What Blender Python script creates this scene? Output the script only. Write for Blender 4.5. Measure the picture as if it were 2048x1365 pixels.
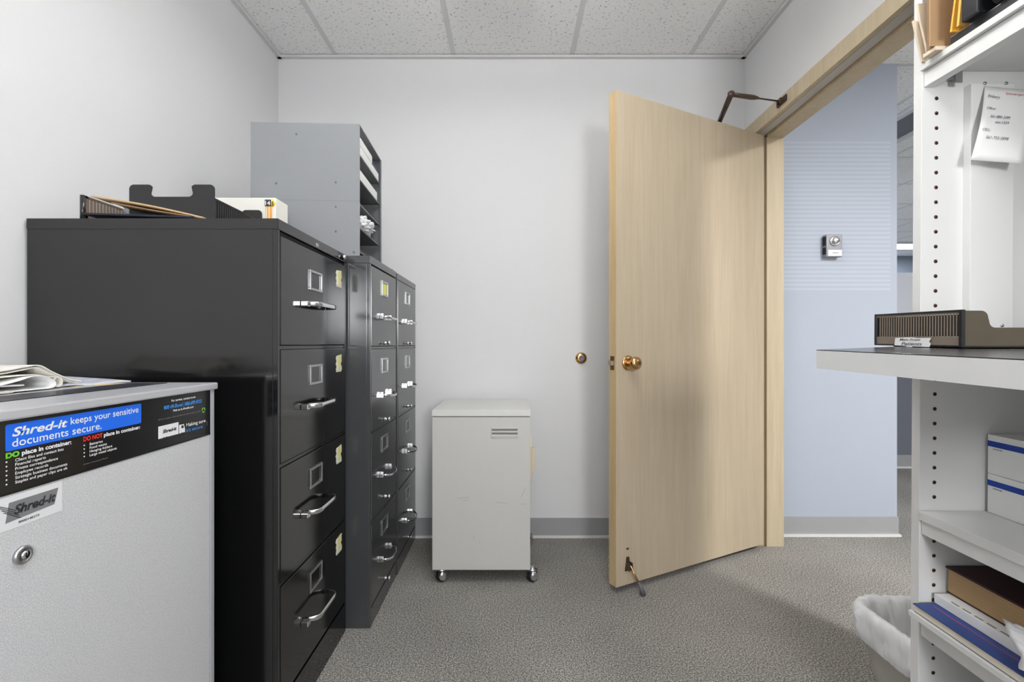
import bpy, bmesh, math, random
from mathutils import Vector, Matrix, noise
random.seed(7)
PI = math.pi
SC = bpy.context.scene
for o in list(bpy.data.objects):
    bpy.data.objects.remove(o)

# ---------------------------------------------------------------- camera, world, light, exposure
FPX = 940.0            # focal length in pixels of the 2048 wide frame
CX, CY = 1022.0, 689.0 # vanishing point of the depth direction
cd = bpy.data.cameras.new('camera'); cam = bpy.data.objects.new('camera', cd)
SC.collection.objects.link(cam); SC.camera = cam
cd.sensor_width = 36.0; cd.lens = FPX / 2048 * 36.0
cd.shift_x = (1024 - CX) / 2048.0
cd.shift_y = (CY - 682.5) / 2048.0
cd.clip_start = 0.02
cam.location = (0, 0, 1.0); cam.rotation_euler = (PI / 2, 0, 0)

SC.view_settings.view_transform = 'Standard'; SC.view_settings.look = 'None'
SC.view_settings.gamma = 1.0; SC.view_settings.use_curve_mapping = False
SC.view_settings.exposure = 0.15
w = bpy.data.worlds.new('world'); SC.world = w; w.use_nodes = True
w.node_tree.nodes['Background'].inputs[0].default_value = (0.75, 0.85, 1.0, 1)
w.node_tree.nodes['Background'].inputs[1].default_value = 1.0

def area(name, loc, rot, sx, sy, power, col=(1, 1, 1), spread=None):
    l = bpy.data.lights.new(name, 'AREA'); l.shape = 'RECTANGLE'; l.size = sx; l.size_y = sy
    l.energy = power; l.color = col
    if spread: l.spread = spread
    o = bpy.data.objects.new(name, l); SC.collection.objects.link(o)
    o.location = loc; o.rotation_euler = rot
    return o
# ceiling downlights, uplights added to brighten the ceiling, office ceiling lamps, frontal light added behind
area('ceiling_downlight', (0.15, 0.90, 2.24), (0, 0, 0), 0.26, 1.15, 7, (1, 0.997, 0.99))
area('ceiling_downlight_rear', (0.05, -0.95, 2.24), (0, 0, 0), 0.26, 1.0, 6, (1, 0.997, 0.99))
area('added_uplight', (0.05, 0.92, 2.34), (PI, 0, 0), 0.26, 1.15, 21, (1, 0.997, 0.99))  # added out of view to brighten the ceiling from below
area('added_uplight_rear', (0.05, -0.95, 2.34), (PI, 0, 0), 0.26, 1.0, 5, (1, 0.997, 0.99))  # second added uplight, brightens the ceiling behind the camera
area('hall_light', (2.25, 0.0, 2.43), (0, 0, 0), 0.2, 0.5, 96, (1, 0.985, 0.96))
area('hall_light_far', (3.6, 0.2, 2.43), (0, 0, 0), 0.5, 1.1, 22, (0.95, 0.975, 1.0))
area('office_light', (5.6, 6.95, 2.43), (0, 0, 0), 1.15, 0.5, 60, (0.93, 0.96, 1.0))
area('office_light_b', (3.6, 5.4, 2.43), (0, 0, 0), 0.5, 1.1, 60, (0.93, 0.96, 1.0))
area('added_front_light', (0.55, -1.52, 1.35), (PI / 2, 0, 0), 0.4, 0.5, 31, (0.985, 0.993, 1.0))  # added frontal lamp standing in for a flash, set at an invented window

# ---------------------------------------------------------------- materials
def lin(c):
    c = c / 255.0
    return c / 12.92 if c <= 0.04045 else ((c + 0.055) / 1.055) ** 2.4
MC = {}
def mat(name, rgb, rough=0.5, metal=0.0, spec=0.5, coat=0.0, var=0.0, vscale=8.0, bump=0.0, bscale=60.0,
        trans=0.0, alpha=1.0, emit=None, estr=0.0, stretch=(1, 1, 1), ior=1.45, sheen=0.0, rvar=0.0):
    if name in MC: return MC[name]
    m = bpy.data.materials.new(name); m.use_nodes = True; nt = m.node_tree
    b = nt.nodes['Principled BSDF']
    col = tuple(lin(c) for c in rgb) + (1,)
    b.inputs['Base Color'].default_value = col
    b.inputs['Roughness'].default_value = rough; b.inputs['Metallic'].default_value = metal
    b.inputs['Specular IOR Level'].default_value = spec
    b.inputs['Coat Weight'].default_value = coat
    b.inputs['Transmission Weight'].default_value = trans; b.inputs['IOR'].default_value = ior
    b.inputs['Alpha'].default_value = alpha
    b.inputs['Sheen Weight'].default_value = sheen
    if emit:
        b.inputs['Emission Color'].default_value = tuple(lin(c) for c in emit) + (1,)
        b.inputs['Emission Strength'].default_value = estr
    tc = nt.nodes.new('ShaderNodeTexCoord'); mp = nt.nodes.new('ShaderNodeMapping')
    mp.inputs['Scale'].default_value = stretch
    nt.links.new(tc.outputs['Object'], mp.inputs[0])
    if var > 0:
        n = nt.nodes.new('ShaderNodeTexNoise'); n.inputs['Scale'].default_value = vscale; n.inputs['Detail'].default_value = 5
        nt.links.new(mp.outputs[0], n.inputs[0])
        mx = nt.nodes.new('ShaderNodeMix'); mx.data_type = 'RGBA'
        mx.inputs[6].default_value = tuple(max(0, c * (1 - var)) for c in col[:3]) + (1,)
        mx.inputs[7].default_value = tuple(min(1, c * (1 + var)) for c in col[:3]) + (1,)
        nt.links.new(n.outputs[0], mx.inputs[0]); nt.links.new(mx.outputs[2], b.inputs['Base Color'])
    if rvar > 0:
        n = nt.nodes.new('ShaderNodeTexNoise'); n.inputs['Scale'].default_value = 5; n.inputs['Detail'].default_value = 6
        nt.links.new(mp.outputs[0], n.inputs[0])
        mr = nt.nodes.new('ShaderNodeMapRange'); mr.inputs[3].default_value = rough - rvar; mr.inputs[4].default_value = rough + rvar
        nt.links.new(n.outputs[0], mr.inputs[0]); nt.links.new(mr.outputs[0], b.inputs['Roughness'])
    if bump > 0:
        n = nt.nodes.new('ShaderNodeTexNoise'); n.inputs['Scale'].default_value = bscale; n.inputs['Detail'].default_value = 3
        nt.links.new(mp.outputs[0], n.inputs[0])
        bp = nt.nodes.new('ShaderNodeBump'); bp.inputs['Strength'].default_value = bump; bp.inputs['Distance'].default_value = 0.004
        nt.links.new(n.outputs[0], bp.inputs['Height']); nt.links.new(bp.outputs[0], b.inputs['Normal'])
    MC[name] = m
    return m

def nodes_of(name, rough):
    m = bpy.data.materials.new(name); m.use_nodes = True; nt = m.node_tree
    b = nt.nodes['Principled BSDF']; b.inputs['Roughness'].default_value = rough
    tc = nt.nodes.new('ShaderNodeTexCoord')
    return m, nt, b, tc
def ramp(nt, src, stops):
    r = nt.nodes.new('ShaderNodeValToRGB'); e = r.color_ramp.elements
    while len(e) < len(stops): e.new(0.5)
    for i, (p, c) in enumerate(stops):
        e[i].position = p; e[i].color = tuple(lin(v) for v in c) + (1,)
    nt.links.new(src, r.inputs[0]); return r
def noise_n(nt, vec, scale, detail=2, rough=0.5):
    n = nt.nodes.new('ShaderNodeTexNoise'); n.inputs['Scale'].default_value = scale
    n.inputs['Detail'].default_value = detail; n.inputs['Roughness'].default_value = rough
    nt.links.new(vec, n.inputs['Vector']); return n
def mapping(nt, tc, sc):
    mp = nt.nodes.new('ShaderNodeMapping'); mp.inputs['Scale'].default_value = sc
    nt.links.new(tc.outputs['Object'], mp.inputs[0]); return mp.outputs[0]

def carpet_mat():
    m, nt, b, tc = nodes_of('carpet_loops', 0.95)
    v = tc.outputs['Object']
    n1 = noise_n(nt, v, 200, 4, 0.9)
    r = ramp(nt, n1.outputs[0], [(0.38, (72, 69, 67)), (0.5, (142, 139, 134)), (0.6, (222, 218, 211))])
    n2 = noise_n(nt, v, 2.0, 4)
    r2 = ramp(nt, n2.outputs[0], [(0.3, (222, 222, 222)), (0.7, (255, 255, 255))])
    mx = nt.nodes.new('ShaderNodeMix'); mx.data_type = 'RGBA'; mx.blend_type = 'MULTIPLY'; mx.inputs[0].default_value = 1
    nt.links.new(r.outputs[0], mx.inputs[6]); nt.links.new(r2.outputs[0], mx.inputs[7])
    nt.links.new(mx.outputs[2], b.inputs['Base Color'])
    bp = nt.nodes.new('ShaderNodeBump'); bp.inputs['Strength'].default_value = 0.6; bp.inputs['Distance'].default_value = 0.004
    nt.links.new(n1.outputs[0], bp.inputs['Height']); nt.links.new(bp.outputs[0], b.inputs['Normal'])
    b.inputs['Specular IOR Level'].default_value = 0.15
    return m
def tile_mat(name, lo, hi):
    m, nt, b, tc = nodes_of(name, 0.95)
    v = mapping(nt, tc, (1, 1.0, 1))
    n1 = noise_n(nt, v, 75, 4, 0.75)
    r = ramp(nt, n1.outputs[0], [(0.36, lo), (0.425, hi), (1.0, hi)])
    nt.links.new(r.outputs[0], b.inputs['Base Color'])
    bp = nt.nodes.new('ShaderNodeBump'); bp.inputs['Strength'].default_value = 0.5; bp.inputs['Distance'].default_value = 0.003
    nt.links.new(n1.outputs[0], bp.inputs['Height']); nt.links.new(bp.outputs[0], b.inputs['Normal'])
    return m
def maple_mat(name, a, c, e, vertical=(14, 14, 0.9)):
    m, nt, b, tc = nodes_of(name, 0.5)
    v = mapping(nt, tc, vertical)
    n1 = noise_n(nt, v, 3.0, 6, 0.6)
    v2 = mapping(nt, tc, (160, 160, 4))
    n2 = noise_n(nt, v2, 1.5, 3, 0.6)
    ad = nt.nodes.new('ShaderNodeMath'); ad.operation = 'MULTIPLY_ADD'; ad.inputs[1].default_value = 0.35
    nt.links.new(n2.outputs[0], ad.inputs[0])
    ml = nt.nodes.new('ShaderNodeMath'); ml.operation = 'MULTIPLY'; ml.inputs[1].default_value = 0.65
    nt.links.new(n1.outputs[0], ml.inputs[0]); nt.links.new(ml.outputs[0], ad.inputs[2])
    r = ramp(nt, ad.outputs[0], [(0.32, a), (0.5, c), (0.68, e)])
    nt.links.new(r.outputs[0], b.inputs['Base Color'])
    b.inputs['Specular IOR Level'].default_value = 0.35
    return m
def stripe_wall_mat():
    # pale blue wall colour with a band of fine, lighter horizontal stripes
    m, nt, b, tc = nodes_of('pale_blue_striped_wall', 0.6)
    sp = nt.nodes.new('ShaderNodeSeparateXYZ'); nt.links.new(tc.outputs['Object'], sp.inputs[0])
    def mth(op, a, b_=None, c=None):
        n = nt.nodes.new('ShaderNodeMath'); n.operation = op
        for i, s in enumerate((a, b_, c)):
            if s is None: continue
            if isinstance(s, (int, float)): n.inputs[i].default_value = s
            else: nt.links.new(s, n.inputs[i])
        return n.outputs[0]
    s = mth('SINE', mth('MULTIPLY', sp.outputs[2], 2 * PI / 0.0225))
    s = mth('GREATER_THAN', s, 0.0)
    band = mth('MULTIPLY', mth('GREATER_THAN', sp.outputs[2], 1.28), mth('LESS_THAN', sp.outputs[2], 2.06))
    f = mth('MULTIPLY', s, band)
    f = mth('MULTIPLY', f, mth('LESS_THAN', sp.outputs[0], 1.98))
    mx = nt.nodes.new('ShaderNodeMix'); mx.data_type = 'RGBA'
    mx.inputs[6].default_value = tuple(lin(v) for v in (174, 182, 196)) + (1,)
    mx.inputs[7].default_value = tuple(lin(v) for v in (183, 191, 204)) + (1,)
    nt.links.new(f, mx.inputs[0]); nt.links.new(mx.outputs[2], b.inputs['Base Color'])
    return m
def brushed_speckle():
    # fine-speckled light grey laminate of the console
    m, nt, b, tc = nodes_of('speckled_grey_panel', 0.45)
    n1 = noise_n(nt, tc.outputs['Object'], 700, 2, 0.6)
    n2 = noise_n(nt, tc.outputs['Object'], 120, 2, 0.5)
    ad = nt.nodes.new('ShaderNodeMath'); ad.operation = 'ADD'; nt.links.new(n1.outputs[0], ad.inputs[0]); nt.links.new(n1.outputs[0], ad.inputs[1])
    r = ramp(nt, ad.outputs[0], [(0.8, (186, 187, 190)), (1.0, (206, 207, 209)), (1.2, (226, 227, 229))])
    r.color_ramp.elements[0].position = 0.35; r.color_ramp.elements[1].position = 0.5; r.color_ramp.elements[2].position = 0.65
    hf = nt.nodes.new('ShaderNodeMath'); hf.operation = 'MULTIPLY'; hf.inputs[1].default_value = 0.5
    nt.links.new(ad.outputs[0], hf.inputs[0]); nt.links.new(hf.outputs[0], r.inputs[0])
    nt.links.new(r.outputs[0], b.inputs['Base Color'])
    b.inputs['Metallic'].default_value = 0.08
    return m

M_wall = mat('white_wall_paint', (226, 226, 227), 0.7, var=0.015, vscale=3, bump=0.06, bscale=120)
M_carpet = carpet_mat()
M_tile = tile_mat('ceiling_tile', (178, 178, 176), (246, 246, 245))
M_grid = mat('ceiling_grid_paint', (216, 216, 216), 0.5)
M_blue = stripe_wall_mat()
M_base = mat('grey_vinyl_baseboard', (160, 161, 163), 0.45, var=0.03, vscale=10)
M_strip = mat('white_floor_strip', (222, 222, 220), 0.5)
M_maple = maple_mat('maple_veneer', (182, 166, 141), (189, 174, 150), (196, 182, 160))
M_mapleedge = maple_mat('maple_edge', (186, 158, 116), (196, 170, 128), (203, 180, 141))
M_frame = maple_mat('maple_frame', (186, 170, 142), (195, 180, 153), (203, 190, 165))
M_framedark = mat('door_seal_grey', (186, 184, 180), 0.6)
M_brass = mat('brass', (206, 164, 112), 0.24, 1.0, rvar=0.06)
M_bronze = mat('bronze_paint', (92, 76, 70), 0.35, 0.6)
M_chrome = mat('chrome', (225, 225, 228), 0.14, 1.0)
M_steel = mat('brushed_steel', (190, 190, 192), 0.3, 1.0)
M_black = mat('black_cabinet_enamel', (12, 12, 13), 0.12, 0.0, 0.85, coat=0.0, var=0.05, vscale=4, rvar=0.03)
M_dkseam = mat('dark_seam', (16, 16, 18), 0.6)
M_grey = mat('grey_cabinet_enamel', (66, 67, 69), 0.17, 0.0, 0.9, coat=0.0, var=0.04, vscale=4, rvar=0.05)
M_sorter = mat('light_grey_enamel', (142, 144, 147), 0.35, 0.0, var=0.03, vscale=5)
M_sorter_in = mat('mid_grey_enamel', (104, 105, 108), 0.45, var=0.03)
M_putty = mat('putty_enamel', (198, 197, 193), 0.42, var=0.025, vscale=5)
M_puttytop = mat('putty_lid', (214, 214, 211), 0.42)
M_beige = mat('beige_plastic', (216, 203, 176), 0.5)
M_rubber = mat('black_rubber', (24, 24, 26), 0.6)
M_paper = mat('white_paper', (236, 236, 234), 0.7, bump=0.05, bscale=30)
M_news = mat('newsprint', (222, 219, 212), 0.8, var=0.08, vscale=40)
M_yellowtape = mat('yellow_tape', (232, 228, 165), 0.6, var=0.1, vscale=60)
M_whitetape = mat('white_tape', (226, 226, 218), 0.6, var=0.1, vscale=60)
M_mel = mat('white_melamine', (226, 226, 224), 0.4)
M_hole = mat('pin_hole_brown', (96, 66, 48), 0.8)
M_deskblk = mat('black_laminate', (58, 58, 62), 0.22, 0.0, 0.6)
M_smoke = mat('smoked_plastic', (88, 79, 64), 0.25, 0.0, 0.5, var=0.1, vscale=12, coat=0.3)
M_smokedk = mat('smoked_plastic_dark', (36, 36, 38), 0.25, coat=0.3)
M_blkplast = mat('black_plastic', (40, 40, 42), 0.42)
M_manila = mat('manila_card', (206, 178, 138), 0.7, var=0.04)
M_kraft = mat('kraft_card', (166, 136, 102), 0.7, var=0.06, vscale=20)
M_cream = mat('cream_card', (220, 205, 182), 0.7, var=0.03)
M_gold = mat('yellow_envelope', (226, 172, 62), 0.6, var=0.05)
M_gold2 = mat('orange_yellow_envelope', (232, 184, 92), 0.6, var=0.05)
M_bag = mat('white_plastic_film', (246, 247, 249), 0.35, 0, 0.5, trans=0.08, coat=0.2, bump=0.3, bscale=25)
M_clear = mat('clear_plastic_film', (225, 228, 232), 0.12, 0, 0.8, trans=0.75, bump=0.4, bscale=30)
M_bin = mat('bin_plastic', (186, 183, 174), 0.5)
M_console = brushed_speckle()
M_consolegrey = mat('console_trim', (204, 205, 210), 0.32, 0.35)
M_band = mat('black_glossy_sticker', (22, 22, 24), 0.18, coat=0.3)
M_tblue = mat('sticker_blue', (28, 108, 236), 0.35)
M_tlblue = mat('print_light_blue', (70, 150, 226), 0.5)
M_twhite = mat('print_white', (236, 236, 238), 0.5)
M_tgrey = mat('print_grey', (130, 130, 132), 0.5)
M_tdark = mat('print_dark', (52, 52, 56), 0.5)
M_tgreen = mat('print_green', (110, 206, 50), 0.5)
M_tred = mat('print_red', (226, 46, 44), 0.5)
M_ink = mat('ink', (96, 96, 104), 0.7)
M_redink = mat('red_ink', (206, 110, 120), 0.7)
M_stripe = mat('royal_blue_print', (24, 62, 160), 0.5)
M_bluebook = mat('blue_book_cover', (48, 72, 136), 0.45, var=0.06)
M_pages = mat('book_pages', (226, 218, 200), 0.7, var=0.05, vscale=200, stretch=(0.02, 0.02, 1))
M_gilt = mat('aged_page_edges', (166, 136, 96), 0.5, var=0.25, vscale=60, stretch=(0.3, 0.05, 6))
M_maroon = mat('maroon_leather', (54, 24, 24), 0.5, bump=0.1)
M_lamp = mat('lamp_diffuser', (255, 255, 255), 0.5, emit=(240, 246, 255), estr=4.0)
M_partlow = mat('grey_partition_lower', (112, 116, 126), 0.9, var=0.05, vscale=50)
M_panelwhite = mat('white_partition_panel', (226, 230, 238), 0.5)
M_slate = mat('blue_grey_paint', (140, 150, 164), 0.7)
M_teal = mat('teal_card', (34, 84, 92), 0.6)
M_silver = mat('silver_plastic', (150, 150, 156), 0.35, 0.5)

# ---------------------------------------------------------------- mesh builder
class MB:
    def __init__(s): s.bm = bmesh.new(); s.v = 0.0
    def box(s, x0, x1, y0, y1, z0, z1, M=None):
        vs = [s.bm.verts.new(p) for p in [(x0,y0,z0),(x1,y0,z0),(x1,y1,z0),(x0,y1,z0),(x0,y0,z1),(x1,y0,z1),(x1,y1,z1),(x0,y1,z1)]]
        for f in [(0,3,2,1),(4,5,6,7),(0,1,5,4),(1,2,6,5),(2,3,7,6),(3,0,4,7)]:
            s.bm.faces.new([vs[i] for i in f])
        if M is not None: bmesh.ops.transform(s.bm, matrix=M, verts=vs)
        return s
    def prism(s, pts, d0, d1, M=None, axis='y', smooth=False):
        """polygon pts (a,b) extruded from d0 to d1 along axis; x: (y,z), y: (x,z), z: (x,y)"""
        def P(a, b, d):
            return {'x': (d, a, b), 'y': (a, d, b), 'z': (a, b, d)}[axis]
        A = [s.bm.verts.new(P(a, b, d0)) for a, b in pts]; B = [s.bm.verts.new(P(a, b, d1)) for a, b in pts]
        n = len(pts)
        s.bm.faces.new(A[::-1]); s.bm.faces.new(B)
        for i in range(n):
            f = s.bm.faces.new([A[i], A[(i+1) % n], B[(i+1) % n], B[i]]); f.smooth = smooth
        if M is not None: bmesh.ops.transform(s.bm, matrix=M, verts=A + B)
        return s
    def tube(s, path, r, seg=10, flat=1.0, up=None, caps=True):
        path = [Vector(p) for p in path]; n = len(path); rings = []
        rr = r if isinstance(r, (list, tuple)) else [r] * n
        prev = None
        for i, p in enumerate(path):
            t = (path[min(i+1, n-1)] - path[max(i-1, 0)]).normalized()
            u = Vector(up) if up else (prev if prev else (Vector((0,0,1)) if abs(t.z) < 0.9 else Vector((1,0,0))))
            a = t.cross(u); 
            if a.length < 1e-5: a = t.cross(Vector((0.3, 0.5, 0.8)))
            a.normalize(); b = a.cross(t).normalized(); prev = b
            rings.append([s.bm.verts.new(p + a * math.cos(2*PI*k/seg) * rr[i] + b * math.sin(2*PI*k/seg) * rr[i] * flat) for k in range(seg)])
        for i in range(n-1):
            for k in range(seg):
                f = s.bm.faces.new([rings[i][k], rings[i][(k+1) % seg], rings[i+1][(k+1) % seg], rings[i+1][k]]); f.smooth = True
        if caps:
            s.bm.faces.new(rings[0][::-1]); s.bm.faces.new(rings[-1])
        return s
    def lathe(s, prof, M, seg=24):
        """prof: (radius, height) along local z, then matrix M"""
        rings = []; allv = []
        for r, h in prof:
            ring = [s.bm.verts.new((max(r, 1e-5) * math.cos(2*PI*k/seg), max(r, 1e-5) * math.sin(2*PI*k/seg), h)) for k in range(seg)]
            rings.append(ring); allv += ring
        for i in range(len(rings)-1):
            for k in range(seg):
                f = s.bm.faces.new([rings[i][k], rings[i][(k+1) % seg], rings[i+1][(k+1) % seg], rings[i+1][k]]); f.smooth = True
        s.bm.faces.new(rings[0][::-1]); s.bm.faces.new(rings[-1])
        bmesh.ops.transform(s.bm, matrix=M, verts=allv)
        return s
    def sheet(s, fn, nu, nv, th=0.0):
        """grid surface fn(u,v) with thickness th along -normal"""
        g = [[Vector(fn(i/nu, j/nv)) for j in range(nv+1)] for i in range(nu+1)]
        T = [[s.bm.verts.new(p) for p in row] for row in g]
        for i in range(nu):
            for j in range(nv):
                f = s.bm.faces.new([T[i][j], T[i+1][j], T[i+1][j+1], T[i][j+1]]); f.smooth = True
        if th:
            N = [[None]*(nv+1) for _ in range(nu+1)]
            for i in range(nu+1):
                for j in range(nv+1):
                    du = g[min(i+1,nu)][j] - g[max(i-1,0)][j]; dv = g[i][min(j+1,nv)] - g[i][max(j-1,0)]
                    n = du.cross(dv).normalized(); N[i][j] = s.bm.verts.new(g[i][j] - n*th)
            for i in range(nu):
                for j in range(nv):
                    f = s.bm.faces.new([N[i][j], N[i][j+1], N[i+1][j+1], N[i+1][j]]); f.smooth = True
            for i in range(nu):
                s.bm.faces.new([T[i][0], N[i][0], N[i+1][0], T[i+1][0]]); s.bm.faces.new([T[i+1][nv], N[i+1][nv], N[i][nv], T[i][nv]])
            for j in range(nv):
                s.bm.faces.new([T[0][j+1], N[0][j+1], N[0][j], T[0][j]]); s.bm.faces.new([T[nu][j], N[nu][j], N[nu][j+1], T[nu][j+1]])
        return s
    def blob(s, c, r, amp=0.2, freq=6.0, sub=4, seed=0, sharp=True):
        ret = bmesh.ops.create_icosphere(s.bm, subdivisions=sub, radius=1.0)
        for v in ret['verts']:
            d = v.co.normalized(); n = noise.noise(d * freq * 0.4 + Vector((seed, 0, 0))) + 0.5 * noise.noise(d * freq + Vector((0, seed, 0)))
            if sharp: n = abs(n) * 1.6 - 0.4
            k = 1 + amp * n
            v.co = Vector((c[0] + d.x * r[0] * k, c[1] + d.y * r[1] * k, c[2] + d.z * r[2] * k))
        for f in s.bm.faces: f.smooth = True
        return s
    def mesh(s, name, bevel=0.0, origin=(0, 0, 0)):
        if bevel > 0:
            bmesh.ops.recalc_face_normals(s.bm, faces=s.bm.faces[:])
            es = [e for e in s.bm.edges if len(e.link_faces) == 2 and e.calc_face_angle(0) > 0.7]
            try: bmesh.ops.bevel(s.bm, geom=es, offset=bevel, segments=2, profile=0.6, affect='EDGES', clamp_overlap=True)
            except Exception: pass
        bmesh.ops.translate(s.bm, vec=-Vector(origin), verts=s.bm.verts[:])
        bmesh.ops.recalc_face_normals(s.bm, faces=s.bm.faces[:])
        me = bpy.data.meshes.new(name); s.bm.to_mesh(me); s.bm.free(); return me

def wloc(o):
    v = Vector(o.location)
    while o.parent: o = o.parent; v += Vector(o.location)
    return v
def build(name, mb, m, parent=None, bevel=0.0, origin=None):
    """one mesh object; vertex coordinates are given in world space"""
    org = wloc(parent) if parent else Vector(origin or (0, 0, 0))
    me = mb.mesh(name, bevel, org); me.materials.append(m)
    o = bpy.data.objects.new(name, me); SC.collection.objects.link(o)
    if parent: o.parent = parent
    else: o.location = org
    return o
def tag(o, label, cat, group=None, kind=None):
    o['label'] = label; o['category'] = cat
    if group: o['group'] = group
    if kind: o['kind'] = kind
    return o
def thing(name, loc, label, cat, group=None):
    o = bpy.data.objects.new(name, None); SC.collection.objects.link(o); o.location = loc
    o.empty_display_size = 0.05
    return tag(o, label, cat, group)
def struct(name, mb, m, label, cat, bevel=0.0):
    return tag(build(name, mb, m, None, bevel), label, cat, kind='structure')
def copy_tree(o, parent=None):
    c = o.copy(); SC.collection.objects.link(c)
    if parent: c.parent = parent
    for ch in [x for x in bpy.data.objects if x.parent == o]: copy_tree(ch, c)
    return c

def text_mesh(mb, body, M, size, width=None, bold=0.0, shear=0.0, depth=0.0004):
    cu = bpy.data.curves.new('txt', 'FONT'); cu.body = body; cu.size = size; cu.offset = bold
    cu.shear = shear; cu.resolution_u = 3
    o = bpy.data.objects.new('txt', cu); SC.collection.objects.link(o)
    bpy.context.view_layer.update()
    me = bpy.data.meshes.new_from_object(o.evaluated_get(bpy.context.evaluated_depsgraph_get()))
    xs = [v.co.x for v in me.vertices]
    k = 1.0
    if width and xs: k = width / (max(xs) - min(xs))
    x0 = min(xs) if xs else 0
    nb = len(mb.bm.verts)
    mb.bm.from_mesh(me); mb.bm.verts.ensure_lookup_table()
    vs = [mb.bm.verts[i] for i in range(nb, len(mb.bm.verts))]
    for v in vs: v.co = M @ Vector(((v.co.x - x0) * k, v.co.y, 0))
    bpy.data.objects.remove(o); bpy.data.curves.remove(cu); bpy.data.meshes.remove(me)
def facing_px(x, y, z):     # text that reads along +Y on a face looking to +X
    return Matrix(((0, 0, 1, x), (1, 0, 0, y), (0, 1, 0, z), (0, 0, 0, 1)))
def facing_my(x, y, z, rot=0.0):     # text that reads along +X on a face looking to -Y
    return Matrix.Translation((x, y, z)) @ Matrix.Rotation(rot, 4, 'Y') @ Matrix(((1, 0, 0, 0), (0, 0, -1, 0), (0, 1, 0, 0), (0, 0, 0, 1)))
def orient(loc, d):         # local +z to direction d
    return Matrix.Translation(loc) @ Vector(d).to_track_quat('Z', 'Y').to_matrix().to_4x4()
def rounded(x0, x1, y0, y1, r, n=5):
    pts = []
    for cx, cy, a in ((x1-r, y0+r, -90), (x1-r, y1-r, 0), (x0+r, y1-r, 90), (x0+r, y0+r, 180)):
        for k in range(n+1):
            t = math.radians(a + 90*k/n); pts.append((cx + r*math.cos(t), cy + r*math.sin(t)))
    return pts

# ---------------------------------------------------------------- the room and the office beyond
LX, RX, RX2 = -1.205, 1.21, 1.345      # left wall, right wall (room side, hall side)
BY, RY = 2.435, -1.62                  # back wall, rear wall
CZ, HZ = 2.492, 2.465                  # ceilings
DY0, DY1, DZ = 1.372, 2.345, 2.055     # rough door opening

struct('floor', MB().box(LX-0.12, 8.2, RY-0.12, 8.0, -0.05, 0), M_carpet, 'grey-brown speckled loop carpet across the room and doorway', 'carpet')
struct('wall_left', MB().box(LX-0.12, LX, RY-0.12, BY+0.12, 0, CZ+0.1), M_wall, 'white painted wall behind the filing cabinets', 'wall')
struct('wall_back', MB().box(LX, RX2, BY, BY+0.12, 0, CZ+0.1), M_wall, 'white painted wall facing the camera', 'wall')
mb = MB().box(RX, RX2, RY, DY0, 0, CZ+0.1).box(RX, RX2, DY1, BY, 0, CZ+0.1).box(RX, RX2, DY0, DY1, DZ, CZ+0.1)
struct('wall_right', mb, M_wall, 'white painted wall around the doorway', 'wall')
WX0, WX1, WZ0, WZ1 = 0.1, 1.0, 0.8, 1.9
mb = MB().box(LX, WX0, RY-0.12, RY, 0, CZ+0.1).box(WX1, 8.2, RY-0.12, RY, 0, CZ+0.1).box(WX0, WX1, RY-0.12, RY, 0, WZ0).box(WX0, WX1, RY-0.12, RY, WZ1, CZ+0.1)
struct('wall_rear', mb, M_wall, 'white wall behind the camera', 'wall')
mb = MB()
for a in ((WX0, WX0+0.04, WZ0, WZ1), (WX1-0.04, WX1, WZ0, WZ1), (WX0, WX1, WZ0, WZ0+0.04), (WX0, WX1, WZ1-0.04, WZ1), ((WX0+WX1)/2-0.015, (WX0+WX1)/2+0.015, WZ0, WZ1)):
    mb.box(a[0], a[1], RY-0.09, RY-0.04, a[2], a[3])
struct('added_window_1', mb, M_panelwhite, 'added white window frame, unseen in the wall behind the camera', 'window')  # window is added, unseen, to go with the frontal lamp
struct('ceiling', MB().box(LX, RX+0.01, RY, BY, CZ, CZ+0.04), M_tile, 'fissured white acoustic tile ceiling of the room', 'ceiling')
struct('ceiling_hall', MB().box(RX2-0.01, 8.2, RY, 8.0, HZ, HZ+0.04), M_tile, 'acoustic tile ceiling of the office beyond the doorway', 'ceiling')
mb = MB()
for x in (-0.905, -0.296, 0.314, 0.925): mb.box(x-0.012, x+0.012, RY, BY-0.0, CZ-0.0015, CZ+0.004)
for y in (0.0, 1.22): mb.box(LX, RX, y-0.012, y+0.012, CZ-0.0012, CZ+0.004)
struct('trim_1', mb, M_grid, 'painted metal grid between the ceiling tiles of the room', 'ceiling grid')
mb = MB().box(LX, RX, BY-0.02, BY, CZ-0.014, CZ-0.003).box(LX, LX+0.02, RY, BY, CZ-0.014, CZ-0.003).box(RX-0.02, RX, RY, BY, CZ-0.014, CZ-0.003)
struct('trim_2', mb, M_grid, 'metal wall angle around the ceiling edge', 'ceiling trim')
mb = MB()
for i in range(12): mb.box(1.75+0.61*i-0.012, 1.75+0.61*i+0.012, RY, 8.0, HZ-0.002, HZ+0.003)
for i in range(16): mb.box(RX2, 8.2, -1.2+0.61*i-0.012, -1.2+0.61*i+0.012, HZ-0.0018, HZ+0.003)
struct('trim_3', mb, M_grid, 'metal ceiling grid in the office beyond the doorway', 'ceiling grid')
struct('baseboard_back', MB().box(LX, RX, BY-0.005, BY, 0.011, 0.101), M_base, 'grey vinyl baseboard along the white back wall', 'baseboard', 0.001)
struct('trim_4', MB().box(LX, RX, BY-0.014, BY, 0, 0.011), M_strip, 'white strip between back baseboard and carpet', 'floor trim')
struct('baseboard_left', MB().box(LX, LX+0.005, RY, BY-0.014, 0, 0.101), M_base, 'grey vinyl baseboard along the left wall', 'baseboard')
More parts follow.
